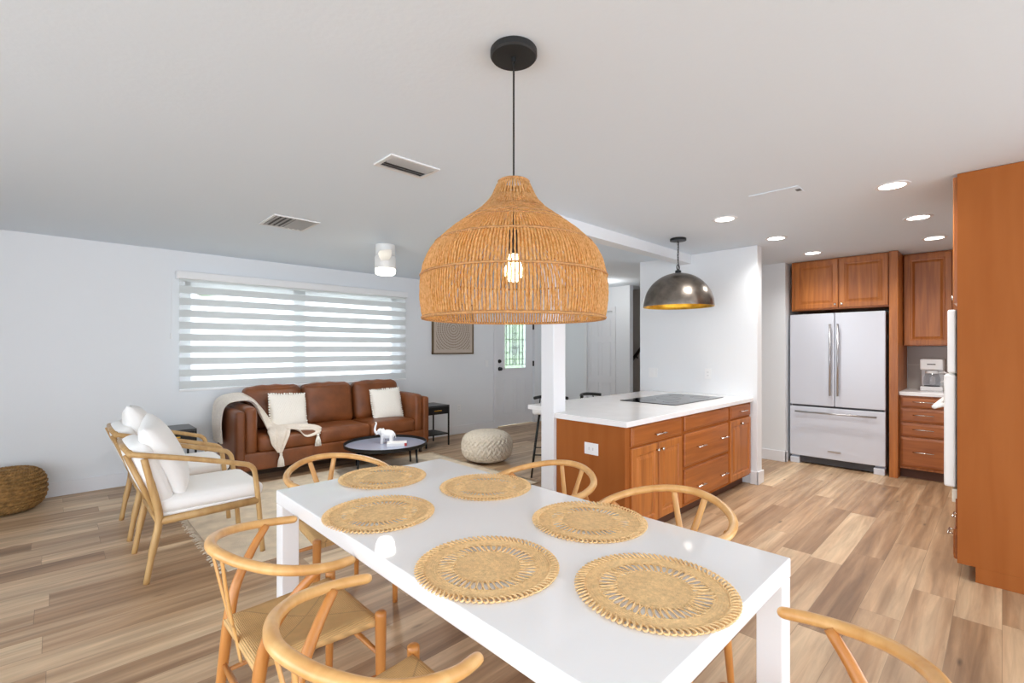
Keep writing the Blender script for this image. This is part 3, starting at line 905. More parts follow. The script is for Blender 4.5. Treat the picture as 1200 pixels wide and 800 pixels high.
# ceiling fan
FX, FY = 2.425, 4.37
T = thing('ceiling_fan', 'white low-profile ceiling fan with glowing round light before the window', 'fan', (FX, FY, CEIL))
bm = BM(); lathe(bm, [(0, 0), (.095, 0), (.098, -.01), (.098, -.10), (.09, -.112), (.06, -.12), (0, -.12)], 36); obj('canopy', bm, M['fan'], T, bevel=0)
bm = BM(); lathe(bm, [(0, -.12), (.10, -.12), (.104, -.13), (.104, -.235), (.098, -.245), (0, -.245)], 36); obj('motor', bm, M['fan'], T)
bm = BM(); lathe(bm, [(.098, -.245), (.101, -.25), (.100, -.285), (.085, -.30), (0, -.303)], 36); obj('light_lens', bm, M['fanlight'], T, smooth=True)
for k, a in enumerate((-2.08, 1.06)):
    bm = BM()
    pts = [(.08, .035), (.25, .055), (.5, .062), (.6, .05), (.62, 0), (.6, -.05), (.5, -.062), (.25, -.055), (.08, -.035)]
    a_ = [(x, y) for x, y in pts]
    va = [bm.verts.new((x, y, -.165+.15*y)) for x, y in a_]; vb = [bm.verts.new((x, y, -.173+.15*y)) for x, y in a_]
    bm.faces.new(va); bm.faces.new(vb[::-1])
    for i in range(len(a_)):
        j = (i+1) % len(a_); bm.faces.new((va[i], vb[i], vb[j], va[j]))
    bmesh.ops.rotate(bm, verts=bm.verts, cent=(0, 0, 0), matrix=Matrix.Rotation(a, 3, 'Z'))
    obj('blade', bm, M['fan'], T, bevel=.002)

# ------------------------------------------------------------------ kitchen
def face_xform(axis, pos):
    """maps local (u, v, depth-outward) to world for a front facing -X ('x') at x=pos, -Y ('y') at y=pos or +Y ('Y')"""
    if axis == 'x': return lambda u, v, d: (pos-d, u, v)
    if axis == 'y': return lambda u, v, d: (u, pos-d, v)
    return lambda u, v, d: (u, pos+d, v)

def panel_front(u0, u1, v0, v1, axis, pos, t=.02, prof=None, raised=True):
    bm = BM(); X = face_xform(axis, pos)
    w = min(u1-u0, v1-v0)
    if prof is None:
        if raised: prof = [(0, 0), (0, t-.004), (.004, t), (.052, t), (.058, t-.007), (.068, t-.008), (.092, t-.001)]
        else: prof = [(0, 0), (0, t-.009), (.006, t-.003), (.016, t-.002), (.020, t)]
    loops = []
    for ins, d in prof:
        loops.append([bm.verts.new(X(u, v, d)) for u, v in ((u0+ins, v0+ins), (u1-ins, v0+ins), (u1-ins, v1-ins), (u0+ins, v1-ins))])
    bm.faces.new(loops[0])
    for a, b in zip(loops, loops[1:]):
        for i in range(4):
            bm.faces.new((a[i], a[(i+1) % 4], b[(i+1) % 4], b[i]))
    bm.faces.new(loops[-1])
    return bm

def bar_pull(u, v, length, axis, pos, vertical=False, r=.005, so=.028):
    bm = BM(); X = face_xform(axis, pos); h = length/2
    P = (lambda s, d: X(u, v+s, d)) if vertical else (lambda s, d: X(u+s, v, d))
    tube(bm, [P(-h, so), P(h, so)], r, 10)
    for s in (-h*.72, h*.72): tube(bm, [P(s, 0), P(s, so)], r*.8, 8)
    return bm

def knob(u, v, axis, pos, r=.013):
    bm = BM(); X = face_xform(axis, pos)
    tube(bm, [X(u, v, 0), X(u, v, .012), X(u, v, .014), X(u, v, .024), X(u, v, .027)], [r*.5, r*.5, r*.9, r, r*.5], 14)
    return bm

# --- island: three base units (fronts face -Y at YF), counter
YF = 1.80; IB = 2.42; CZ = 0.885; CT = 0.04
def island_unit(x0, x1, label):
    T = thing('base_cabinet', label, 'cabinet', ((x0+x1)/2, (YF+IB)/2, 0), 0, 'cabinet units of the island')
    O = T.location.copy()
    bm = BM(); box(bm, x0+.001, x1-.001, YF, IB-.004, .10, CZ-CT-.001)
    obj('carcass', bm, M['cherry_panel'], T, off=O, bevel=.002)
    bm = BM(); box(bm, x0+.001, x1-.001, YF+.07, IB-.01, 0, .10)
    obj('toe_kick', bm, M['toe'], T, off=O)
    return T, O
def add_front(T, O, kind, u0, u1, v0, v1, axis, pos, pulls=(), mat='cherry', raised=True, vertical=False, knobs=()):
    f = obj(kind, panel_front(u0, u1, v0, v1, axis, pos, raised=raised), M[mat], T, off=O, bevel=.0)
    for (u, v, l) in pulls: obj('handle', bar_pull(u, v, l, axis, pos-(.02 if axis != 'Y' else -.02), vertical), M['nickel'], f, off=O, smooth=True)
    for (u, v) in knobs: obj('knob', knob(u, v, axis, pos-(.02 if axis != 'Y' else -.02)), M['nickel'], f, off=O, smooth=True)
    return f
T, O = island_unit(2.84, 3.635, 'island base cabinet at the near corner with one drawer over a pair of doors')
add_front(T, O, 'drawer', 2.875, 3.61, .70, .835, 'y', YF, [(3.24, .755, .15)], 'cherry_h', False)
add_front(T, O, 'door', 2.875, 3.238, .115, .685, 'y', YF, [], 'cherry', True, knobs=[(3.208, .635)])
add_front(T, O, 'door', 3.247, 3.61, .115, .685, 'y', YF, [], 'cherry', True, knobs=[(3.278, .635)])
# end panel of the first unit, facing the table
bm = BM(); box(bm, 2.815, 2.839, YF-.002, IB-.004, 0, CZ-CT-.001)
ep = obj('end_panel', bm, M['cherry_panel'], T, off=O, bevel=.002); ep['label'] = 'plain flat wooden side panel'
T, O = island_unit(3.637, 4.565, 'wide middle island base cabinet under the cooktop with two deep drawers')
add_front(T, O, 'false_front', 3.665, 4.54, .715, .835, 'y', YF, [], 'cherry_h', False)
add_front(T, O, 'drawer', 3.665, 4.54, .425, .69, 'y', YF, [(3.93, .565, .15), (4.40, .575, .15)], 'cherry_h', False)
add_front(T, O, 'drawer', 3.665, 4.54, .13, .40, 'y', YF, [(3.93, .235, .15), (4.40, .24, .15)], 'cherry_h', False)
T, O = island_unit(4.567, 5.12, 'narrow island base cabinet against the white wall end with a drawer over one door')
add_front(T, O, 'drawer', 4.59, 5.10, .715, .835, 'y', YF, [(4.86, .775, .15)], 'cherry_h', False)
add_front(T, O, 'door', 4.59, 5.10, .12, .695, 'y', YF, [], 'cherry', True, knobs=[(4.83, .655)])
T = thing('island_countertop', 'white quartz countertop on the wooden island, wrapped around the column', 'countertop', (4.0, 2.3, CZ-CT))
bm = BM(); prism(bm, [(2.79, 1.77), (5.148, 1.77), (5.148, 2.95), (3.045, 2.95), (3.045, 2.57), (2.932, 2.57), (2.932, 2.418), (2.79, 2.418)], CZ-CT, CZ)
obj('slab', bm, M['quartz'], T, off=T.location, bevel=.004)
T = thing('cooktop', 'black glass induction cooktop set in the white island countertop', 'cooktop', (4.42, 2.27, CZ))
bm = BM(); box(bm, -.51, .51, -.285, .285, .0005, .006); obj('glass_top', bm, M['blackglass'], T, bevel=.003)
bm = BM()
for x, y, r in ((-.3, .12, .09), (-.3, -.13, .075), (.3, .12, .075), (.3, -.13, .09), (0, .05, .12)):
    tube(bm, [(x+r*math.cos(2*PI*i/40), y+r*math.sin(2*PI*i/40), .0062) for i in range(40)], .0007, 4, closed=True)
obj('burner_ring', bm, M['grey'], T)
bm = BM(); box(bm, -.49, -.36, .2, .27, .0045, .0066); obj('control_strip', bm, M['black'], T)

# outlets and switches
def outlet(name, label, c, axis, w=.075, h=.115, kind='outlet'):
    T = thing(name, label, 'switch' if kind == 'switch' else 'outlet', c)
    X = (lambda u, v, d: (-d, u, v)) if axis == 'x' else (lambda u, v, d: (u, -d, v))
    def pb(u0, u1, v0, v1, d0, d1):
        bm = BM(); a = X(u0, v0, d0); b = X(u1, v1, d1); box(bm, a[0], b[0], a[1], b[1], a[2], b[2]); return bm
    obj('cover_plate', pb(-w/2, w/2, -h/2, h/2, .0005, .006), M['plate'], T, bevel=.002)
    if kind == 'switch':
        obj('rocker', pb(-.016, .016, -.033, .033, .006, .009), M['plate'], T, bevel=.001)
    else:
        bm = pb(-.032 if w > h else -.017, .032 if w > h else .017, -.017 if w > h else -.033, .017 if w > h else .033, .006, .008)
        obj('receptacle', bm, M['plate'], T, bevel=.001)
        bm = BM()
        for s in (-.018, .018):
            for e in (-.005, .005):
                u, v = (s, e) if w > h else (e, s)
                a = X(u-.0012, v-.004, .0078); b = X(u+.0012, v+.004, .0086); box(bm, a[0], b[0], a[1], b[1], a[2], b[2])
        obj('slots', bm, M['black'], T)
outlet('wall_outlet', 'white outlet plate on the wooden end panel of the island', (2.815, 2.08, .655), 'x', .122, .085)
outlet('wall_outlet', 'white outlet on the wall behind the cooktop, below the dome pendant', (5.149, 2.24, 1.11), 'x', .072, .115)
outlet('light_switch', 'white switch plate on the island wall near the stair opening', (5.149, 2.9, 1.10), 'x', .115, .115, 'switch')
outlet('light_switch', 'white light switch beside the front door frame', (5.35, WY-.001, 1.13), 'y', .075, .115, 'switch')
outlet('wall_outlet', 'white outlet low on the wall beyond the black side table', (4.75, WY-.001, .42), 'y', .075, .115)

# --- fridge
T = thing('refrigerator', 'white french-door refrigerator with bottom freezer drawer and steel handles', 'refrigerator', (6.85, 1.35, 0))
O = T.location.copy()
FY0, FY1 = .885, 1.818
bm = BM(); box(bm, 6.57, 7.17, FY0+.006, FY1-.006, .05, 1.79); obj('body', bm, M['fridge'], T, off=O, bevel=.005)
def curved_door(y0, y1, z0, z1, amt=.012):
    bm = BM(); n = 14; mid = (FY0+FY1)/2; hw = (FY1-FY0)/2
    fr, bk = [], []
    for i in range(n+1):
        y = y0+(y1-y0)*i/n; q = (y-mid)/hw
        fr.append((6.50+amt*q*q, y)); bk.append((6.568, y))
    prism(bm, fr+bk[::-1], z0, z1); return bm
for y0, y1, hy in ((FY0, 1.349, 1.312), (1.355, FY1, 1.388)):
    d = obj('door', curved_door(y0, y1, .712, 1.80), M['fridge'], T, off=O, bevel=.008, seg=3, angle=50)
    obj('handle', bar_pull(hy, 1.255, .83, 'x', 6.503, True, .011, .05), M['steel'], d, off=O, smooth=True)
d = obj('freezer_drawer', curved_door(FY0, FY1, .095, .690), M['fridge'], T, off=O, bevel=.008, seg=3, angle=50)
obj('handle', bar_pull(1.35, .632, .79, 'x', 6.502, False, .011, .05), M['steel'], d, off=O, smooth=True)
bm = BM(); box(bm, 6.494, 6.5, 1.29, 1.42, .175, .195); obj('badge', bm, M['steel'], d, off=O, bevel=.001)
bm = BM(); box(bm, 6.55, 6.60, FY0+.1, FY1-.1, .015, .09); obj('grille', bm, M['grey'], T, off=O)
for y in (FY0+.005, FY1-.105):
    bm = BM(); box(bm, 6.505, 6.62, y, y+.10, .0, .07); obj('foot_cover', bm, M['fridge'], T, off=O, bevel=.006)
bm = BM(); box(bm, 6.545, 6.569, FY0+.02, FY1-.02, .688, .714); obj('door_gasket', bm, M['grey'], T, off=O)

# --- cabinets around the fridge
T = thing('wall_cabinet', 'cherry wall cabinet with two raised-panel doors above the white fridge', 'cabinet', (6.85, 1.33, 1.84), 0, 'cherry wall cabinets')
O = T.location.copy()
bm = BM(); box(bm, 6.52, 7.19, .852, 1.80, 1.845, CEIL-.004); obj('carcass', bm, M['cherry'], T, off=O, bevel=.002)
add_front(T, O, 'door', 1.318, 1.765, 1.86, 2.42, 'x', 6.52, knobs=[(1.345, 1.90)])
add_front(T, O, 'door', .86, 1.308, 1.86, 2.42, 'x', 6.52, knobs=[(1.280, 1.90)])
T = thing('cherry_gable', 'tall cherry board standing upright between the fridge and the drawer cabinet', 'board', (6.85, .81, 0))
bm = BM(); box(bm, 6.48, 7.19, .775, .85, 0, CEIL-.004); obj('board', bm, M['cherry'], T, off=T.location, bevel=.003)
T = thing('wall_cabinet', 'cherry wall cabinet with one tall raised-panel door above the coffee maker', 'cabinet', (7.0, .57, 1.41), 0, 'cherry wall cabinets')
O = T.location.copy()
bm = BM(); box(bm, 6.85, 7.19, -.54, .77, 1.415, CEIL-.004); obj('carcass', bm, M['cherry'], T, off=O, bevel=.002)
add_front(T, O, 'door', .372, .762, 1.425, 2.42, 'x', 6.85)
add_front(T, O, 'door', -.03, .362, 1.425, 2.42, 'x', 6.85)
T = thing('base_cabinet', 'cherry base cabinet with a stack of four drawers below the coffee maker', 'cabinet', (6.87, .5, 0))
O = T.location.copy()
bm = BM(); box(bm, 6.57, 7.19, -.54, .772, .10, .884); obj('carcass', bm, M['cherry'], T, off=O, bevel=.002)
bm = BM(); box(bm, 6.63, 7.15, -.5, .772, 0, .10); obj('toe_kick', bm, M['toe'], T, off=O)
for v0, v1 in ((.757, .868), (.603, .745), (.45, .590), (.125, .437)):
    add_front(T, O, 'drawer', .385, .762, v0, v1, 'x', 6.57, [(.575, (v0+v1)/2+.01, .17)], 'cherry_h', False)
T = thing('kitchen_countertop', 'small white countertop carrying the coffee maker beside the fridge', 'countertop', (6.86, .4, .885))
bm = BM(); box(bm, 6.54, 7.184, -.54, .773, .885, .925); obj('slab', bm, M['quartz'], T, off=T.location, bevel=.004)

# coffee maker
T = thing('coffee_maker', 'white drip coffee maker with glass carafe on the back counter', 'coffee maker', (6.93, .535, .925))
bm = BM(); box(bm, -.10, .12, -.095, .095, 0, .05); box(bm, .03, .12, -.095, .095, .05, .23); box(bm, -.10, .12, -.095, .095, .23, .345)
obj('housing', bm, M['plate'], T, bevel=.012, seg=3)
bm = BM(); lathe(bm, [(0, .055), (.062, .055), (.070, .075), (.070, .14), (.055, .185), (.05, .20)], 28, (-.035, 0, 0))
ca = obj('carafe', bm, M['carafe'], T, smooth=True)
bm = BM(); lathe(bm, [(.054, .19), (.058, .205), (.05, .225), (0, .228)], 28, (-.035, 0, 0)); obj('lid', bm, M['plate'], ca, smooth=True)
bm = BM(); tube(bm, crom([(-.05, -.055, .20), (-.06, -.115, .20), (-.06, -.118, .13), (-.05, -.072, .09)], 5), .010, 8); obj('carafe_handle', bm, M['plate'], ca, smooth=True)
bm = BM(); box(bm, -.102, -.10, -.035, .035, .285, .296); obj('name_strip', bm, M['grey'], T)
bm = BM(); lathe(bm, [(0, .05), (.066, .05), (.066, .056), (0, .056)], 28, (-.035, 0, 0)); obj('hot_plate', bm, M['grey'], T)

# tall oven cabinet on the right (end panel faces the table, fronts face +Y)
T = thing('oven_cabinet', 'tall cherry oven cabinet whose wide plain end panel fills the right edge', 'cabinet', (4.3, -.2, 0))
O = T.location.copy()
bm = BM(); box(bm, 3.92, 3.94, -.54, .19, .09, CEIL-.003); box(bm, 3.92, 3.94, -.54, .111, 0, .09)
obj('end_panel', bm, M['cherry_panel'], T, off=O, bevel=.0015)
bm = BM(); box(bm, 3.941, 4.70, -.54, .188, .09, .50); box(bm, 3.941, 4.70, -.54, .188, 1.635, CEIL-.003); box(bm, 4.68, 4.70, -.54, .188, .50, 1.635); box(bm, 3.941, 4.68, -.54, -.5, .50, 1.635)
obj('carcass', bm, M['cherry'], T, off=O)
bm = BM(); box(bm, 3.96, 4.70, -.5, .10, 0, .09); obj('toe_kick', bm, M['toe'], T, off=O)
add_front(T, O, 'door', 3.945, 4.315, 1.66, 2.425, 'Y', .19, knobs=[(4.285, 1.72)])
add_front(T, O, 'door', 4.325, 4.695, 1.66, 2.425, 'Y', .19, knobs=[(4.355, 1.72)])
add_front(T, O, 'drawer', 3.945, 4.695, .105, .285, 'Y', .19, [(4.10, .225, .13), (4.52, .225, .13)], 'cherry_h', False)
bm = BM(); box(bm, 3.946, 4.694, .189, .198, .30, .47); obj('drawer', bm, M['cherry_h'], T, off=O)
T = thing('wall_oven', 'white wall oven door edge sticking out of the tall cabinet, with bracket handle', 'oven', (4.31, .2, .52))
O = T.location.copy()
bm = BM(); box(bm, 3.96, 4.66, -.45, .195, .53, 1.21); obj('oven_box', bm, M['grey'], T, off=O)
bm = BM(); box(bm, 3.955, 4.665, .196, .252, .535, 1.225); d = obj('oven_door', bm, M['ovenwhite'], T, off=O, bevel=.012, seg=3)
bm = BM()
tube(bm, [(4.0, .25, 1.035), (4.0, .292, 1.02), (4.0, .296, 1.02)], .013, 8); tube(bm, [(4.62, .25, 1.035), (4.62, .296, 1.02)], .013, 8); tube(bm, [(3.985, .297, 1.018), (4.635, .297, 1.018)], .014, 10)
obj('handle', bm, M['ovenwhite'], d, off=O, smooth=True)
bm = BM(); box(bm, 3.955, 4.665, .19, .215, .445, .525); obj('bottom_trim', bm, M['oventrim'], T, off=O, bevel=.004)
T = thing('microwave_oven', 'white built-in microwave door edge above the wall oven', 'microwave', (4.31, .2, 1.23))
O = T.location.copy()
bm = BM(); box(bm, 3.96, 4.66, -.35, .195, 1.235, 1.625); obj('microwave_box', bm, M['grey'], T, off=O)
bm = BM(); box(bm, 3.955, 4.665, .196, .236, 1.235, 1.622); obj('microwave_door', bm, M['ovenwhite'], T, off=O, bevel=.01, seg=3)

# ------------------------------------------------------------------ bar stools behind the island
def stool(loc, rot, label):
    T = thing('bar_stool', label, 'stool', loc, rot, 'bar stools behind the island')
    rbm = BM(); rbox(rbm, (0, 0, .70), (.42, .42, .05), .022, (0, 0, .006), 6); obj('seat', rbm, M['plate'], T, smooth=True)
    bm = BM(); tube(bm, crom([(.12, -.19, .82), (.20, -.10, .83), (.215, 0, .835), (.20, .10, .83), (.12, .19, .82)], 5), .018, 8, up=(0, 0, 1)); obj('backrest', bm, M['black'], T, smooth=True)
    bm = BM()
    for s in (-1, 1): tube(bm, [(.17, .14*s, .68), (.195, .12*s, .825)], .007, 6)
    obj('back_post', bm, M['blackmetal'], T)
    for sx in (-1, 1):
        for sy in (-1, 1):
            bm = BM(); tube(bm, [(.13*sx, .13*sy, .68), (.22*sx, .22*sy, 0)], [.010, .009], 8); obj('leg', bm, M['blackmetal'], T, smooth=True)
    bm = BM(); q = .193
    tube(bm, [(-q, -q, .24), (q, -q, .24), (q, q, .24), (-q, q, .24)], .007, 6, closed=True); obj('foot_ring', bm, M['blackmetal'], T)
stool((3.99, 3.50, 0), .75, 'white-seated bar stool with black legs half hidden by the white column')
stool((4.66, 3.32, 0), PI/2, 'bar stool behind the cooktop end of the island, only its black back top seen')

# handrail in the stair recess
T = thing('stair_handrail', 'dark wooden stair handrail glimpsed past the island wall', 'handrail', (7.4, 4.4, 1.2))
bm = BM(); tube(bm, [(0, .22, -.06), (0, -.9, 1.28*.9/.9)], .028, 10); obj('rail', bm, M['darkwood'], T, smooth=True)
bm = BM(); tube(bm, [(0, .1, .06), (.045, .1, .02)], .01, 8); tube(bm, [(0, -.6, .9), (.045, -.6, .86)], .01, 8); obj('bracket', bm, M['blackmetal'], T)

# ------------------------------------------------------------------ wall art
T = thing('framed_print', 'square framed beige ring-ornament print on the wall right of the window', 'picture', (4.625, WY-.02, 1.71))
bm = BM(); h = .41
box(bm, -h, -h+.022, -.018, .018, -h, h); box(bm, h-.022, h, -.018, .018, -h, h); box(bm, -h, h, -.018, .018, -h, -h+.022); box(bm, -h, h, -.018, .018, h-.022, h)
obj('frame', bm, plain('bronze_frame', (104, 84, 58), .5), T, bevel=.002)
bm = BM(); box(bm, -h+.022, h-.022, -.004, .012, -h+.022, h-.022); obj('print', bm, M['art'], T)

# ------------------------------------------------------------------ sofa
SX0, SX1, SY0, SY1 = 1.31, 3.62, 5.36, 6.12
T = thing('sofa', 'brown leather three-seat sofa with wide boxy arms under the window blind', 'sofa', ((SX0+SX1)/2, (SY0+SY1)/2, 0))
O = T.location.copy()
bm = BM(); rbox(bm, ((SX0+SX1)/2, (SY0+SY1)/2+.0, .215), (SX1-SX0-.02, SY1-SY0, .19), .02, n=8); obj('base', bm, M['leather'], T, off=O, smooth=True)
for s, x0 in ((0, SX0), (1, SX1-.09)):
    bm = BM(); rbox(bm, (x0+.045, (SY0+SY1)/2-.005, .435), (.09, SY1-SY0+.02, .62), .03, (.004, .0, .01), 8); obj('arm_panel', bm, M['leather'], T, off=O, smooth=True)
    xa = x0+.09+.055 if s == 0 else x0-.055
    bm = BM(); rbox(bm, (xa, (SY0+SY1)/2+.0, .53), (.13, SY1-SY0-.02, .50), .045, (.012, .01, .015), 8); obj('arm_cushion', bm, M['leather'], T, off=O, smooth=True)
bx0, bx1 = SX0+.205, SX1-.205
wseat = (bx1-bx0)/3
bm = BM(); rbox(bm, ((SX0+SX1)/2, SY1-.07, .53), (SX1-SX0-.18, .14, .66), .04, (0, .01, .01), 8); obj('back_panel', bm, M['leather'], T, off=O, smooth=True)
for i in range(3):
    cx = bx0+wseat*(i+.5)
    bm = BM(); rbox(bm, (cx, SY0+.295, .385), (wseat-.004, .60, .17), .045, (0, .012, .022), 10); obj('seat_cushion', bm, M['leather'], T, off=O, smooth=True)
    rot = Matrix.Rotation(-.16, 3, 'X')
    bm = BM(); rbox(bm, (cx+(.03 if i == 2 else 0), SY0+.555, .70), (wseat+(.02 if i == 2 else -.006), .19, .50), .07, (.0, .03, .02), 12, mat=rot,
                    fn=lambda P, q: P+Vector((0, .004*math.sin(q.x*9+q.z*7), .005*math.sin(q.x*11)))); obj('back_cushion', bm, M['leather'], T, off=O, smooth=True)
for x in (SX0+.08, SX1-.08):
    for y in (SY0+.08, SY1-.08):
        bm = BM(); cyl(bm, (x, y, .0), (x, y, .13), .02, 14, .028); obj('leg', bm, M['darkwood'], T, off=O)

def square_pillow(bm, w, t, n=28, tuft=0.0, pinch=.06):
    """pillow in local x (width), z (height), thickness y"""
    F = []
    for s in (-1, 1):
        g = []
        for i in range(n+1):
            row = []
            for j in range(n+1):
                u = i/n*2-1; v = j/n*2-1
                e = max(0, (1-u*u))**.5*max(0, (1-v*v))**.5
                k = 1-pinch*(1-abs(u)**2)*abs(v)**3-pinch*(1-abs(v)**2)*abs(u)**3*0
                x = u*w/2*(1-pinch*(1-v*v)*abs(u)**4); z = v*w/2*(1-pinch*(1-u*u)*abs(v)**4)
                y = s*t/2*e**.8
                if tuft and e > .02: y += s*tuft*(math.sin(i*2.4+j*1.2)*math.sin(j*2.6))*min(1, e*2)
                row.append((x, y, z))
            g.append(row)
        F.append(g)
    va = [[bm.verts.new(p) for p in r] for r in F[0]]
    vb = []
    for i in range(n+1):
        row = []
        for j in range(n+1):
            if i in (0, n) or j in (0, n): row.append(va[i][j])
            else: row.append(bm.verts.new(F[1][i][j]))
        vb.append(row)
    for i in range(n):
        for j in range(n):
            bm.faces.new((va[i][j], va[i+1][j], va[i+1][j+1], va[i][j+1]))
            f = [vb[i][j], vb[i][j+1], vb[i+1][j+1], vb[i+1][j]]
            try: bm.faces.new(f)
            except ValueError: pass
    return bm
def fringe_edge(bm, w, n, r, seed):
    rnd = random.Random(seed)
    for k in range(n):
        s = k/n*4; side = int(s); t = (s-side)*2-1
        x, z = [(t, -1), (1, t), (-t, 1), (-1, -t)][side]
        ellipsoid(bm, (x*w/2, rnd.uniform(-.006, .006), z*w/2), (r*rnd.uniform(.8, 1.2),)*3, u=8, v=6)
def pillow(name, label, cat, loc, w, t, rz, tilt, roll, mat, tuft, edge=True, group=None):
    T = thing(name, label, cat, loc, 0, group)
    T.rotation_euler = (0, 0, 0)
    Mx = Matrix.Rotation(rz, 4, 'Z') @ Matrix.Rotation(tilt, 4, 'X') @ Matrix.Rotation(roll, 4, 'Y')
    bm = BM(); square_pillow(bm, w, t, 44 if tuft else 30, tuft); bmesh.ops.transform(bm, matrix=Mx, verts=bm.verts)
    obj('cushion_body', bm, mat, T, smooth=True)
    if edge:
        bm = BM(); fringe_edge(bm, w*.985, 56, .011, 3); bmesh.ops.transform(bm, matrix=Mx, verts=bm.verts)
        obj('knotted_edge', bm, mat, T, smooth=True)
    return T
pillow('throw_pillow', 'cream textured pillow on the left sofa seat half over the beige throw', 'pillow', (1.93, 5.70, .665), .42, .15, 0.12, -.28, .06, M['cream'], .010, True, 'cream textured pillows on the sofa')
pillow('throw_pillow', 'cream textured pillow on the right sofa seat beside the right arm', 'pillow', (3.17, 5.68, .655), .41, .15, -.12, -.28, -.04, M['cream'], .010, True, 'cream textured pillows on the sofa')

# throw blanket
T = thing('throw_blanket', 'beige knitted throw with tassels draped over the left sofa arm and seat', 'blanket', (1.6, 5.6, .5))
O = T.location.copy()
def strip(bm, rows, n=14, wob=.010, seed=1):
    """rows: list of (left point, right point); cloth with soft folds across"""
    rnd = random.Random(seed); ph = rnd.uniform(0, 6)
    A = crom([r[0] for r in rows], 8); B = crom([r[1] for r in rows], 8)
    g = []
    m = len(A)
    for i in range(m):
        a, b = A[i], B[i]; row = []
        t = (A[min(i+1, m-1)]-A[max(i-1, 0)]); nrm = t.cross(b-a); nrm = nrm.normalized() if nrm.length > 1e-6 else Vector((0, 0, 1))
        for j in range(n+1):
            u = j/n
            row.append(bm.verts.new(a.lerp(b, u)+nrm*(wob*math.sin(u*PI*4.3+ph+i*.09)+wob*.5*math.sin(u*PI*9+i*.2))))
        g.append(row)
    for i in range(m-1):
        for j in range(n): bm.faces.new((g[i][j], g[i+1][j], g[i+1][j+1], g[i][j+1]))
    return bm
bm = BM()
strip(bm, [((1.275, 5.70, .38), (1.285, 6.10, .36)), ((1.27, 5.68, .60), (1.27, 6.11, .58)), ((1.30, 5.66, .775), (1.30, 6.10, .80)), ((1.41, 5.62, .82), (1.42, 6.0, .87)),
           ((1.53, 5.57, .80), (1.55, 5.92, .86)), ((1.60, 5.52, .64), (1.66, 5.80, .72)), ((1.64, 5.47, .535), (1.76, 5.66, .545)), ((1.62, 5.38, .515), (1.86, 5.50, .515)), ((1.62, 5.335, .47), (1.83, 5.335, .49)), ((1.64, 5.325, .37), (1.78, 5.325, .36)), ((1.70, 5.325, .29), (1.74, 5.325, .27))], 16, .011, 2)
strip(bm, [((1.70, 5.60, .53), (1.78, 5.40, .52)), ((1.86, 5.60, .535), (1.92, 5.35, .50)), ((2.02, 5.56, .53), (1.99, 5.335, .42)), ((2.12, 5.47, .52), (2.07, 5.33, .42)), ((2.16, 5.40, .51), (2.13, 5.33, .44)), ((2.17, 5.36, .50), (2.15, 5.33, .43))], 12, .008, 5)
c = obj('knitted_cloth', bm, M['throw'], T, off=O, smooth=True)
md = c.modifiers.new('thick', 'SOLIDIFY'); md.thickness = .012; md.offset = 1
md = c.modifiers.new('sub', 'SUBSURF'); md.levels = 1; md.render_levels = 1
def tassel(x, y, z, l):
    bm = BM(); ellipsoid(bm, (x, y, z), (.016, .016, .016), u=12, v=8)
    for k in range(26):
        a = 2*PI*k/26; r = .012+.004*(k % 2)
        tube(bm, [(x+r*.5*math.cos(a), y+r*.5*math.sin(a), z-.008), (x+r*1.6*math.cos(a), y+r*1.4*math.sin(a), z-l*.5), (x+r*2.0*math.cos(a), y+r*1.5*math.sin(a), z-l)], .004, 5)
    obj('tassel', bm, M['cream'], T, off=O, smooth=True)
tassel(1.73, 5.325, .265, .13); tassel(2.12, 5.32, .42, .12)

# ------------------------------------------------------------------ armchairs
def make_armchair():
    """faces +x, origin at the floor centre; width 0.62"""
    T = thing('armchair', '', 'armchair', (0, 0, 0), 0, 'pale oak armchairs with white cushions')
    W = .29
    for s in (-1, 1):
        y = W*s
        bm = BM()
        tube(bm, crom([(-.285, y, 0), (-.255, y, .18), (-.228, y, .32), (-.226, y, .41), (-.262, y, .58), (-.295, y, .735)], 5), [.0165]*5+[.021]*16+[.018]*5, 12)
        obj('rear_leg', bm, M['oak2'], T, smooth=True)
        bm = BM()
        pts = crom([(-.355, y, .772), (-.29, y, .755), (-.02, y, .690), (.22, y, .622), (.262, y, .606), (.288, y, .578), (.300, y, .53), (.318, y, .36), (.345, y, .0105)], 6)
        tube(bm, pts, [.0165]*len(pts), 12)
        obj('arm_and_front_leg', bm, M['oak2'], T, smooth=True)
        bm = BM(); tube(bm, [(-.225, y, .352), (.318, y, .362)], .019, 8, up=(0, 0, 1), flat=1.3); obj('side_rail', bm, M['oak2'], T, smooth=True)
        bm = BM(); tube(bm, [(-.22, y*.85, .36), (-.375, y*.85, .765)], .015, 8); obj('back_post', bm, M['oak2'], T, smooth=True)
    for x, z, nm in ((.318, .362, 'front_rail'), (-.225, .352, 'rear_rail')):
        bm = BM(); tube(bm, [(x, -W, z), (x, W, z)], .018, 8, up=(0, 0, 1), flat=1.3); obj(nm, bm, M['oak2'], T, smooth=True)
    bm = BM(); tube(bm, [(-.357, -W-.012, .772), (-.366, 0, .775), (-.357, W+.012, .772)], .0185, 10); obj('top_rail', bm, M['oak2'], T, smooth=True)
    bm = BM(); rbox(bm, (.05, 0, .375), (.56, .54, .03), .012, n=6); obj('seat_deck', bm, M['linen'], T, smooth=True)
    bm = BM(); rbox(bm, (.06, 0, .428), (.60, .55, .095), .042, (.01, .01, .018), 10); obj('seat_cushion', bm, M['linen'], T, smooth=True)
    rot = Matrix.Rotation(-.36, 3, 'Y')
    bm = BM(); rbox(bm, (-.255, 0, .62), (.12, .52, .40), .05, (.02, .01, .01), 10, mat=rot); obj('back_cushion', bm, M['linen'], T, smooth=True)
    return T
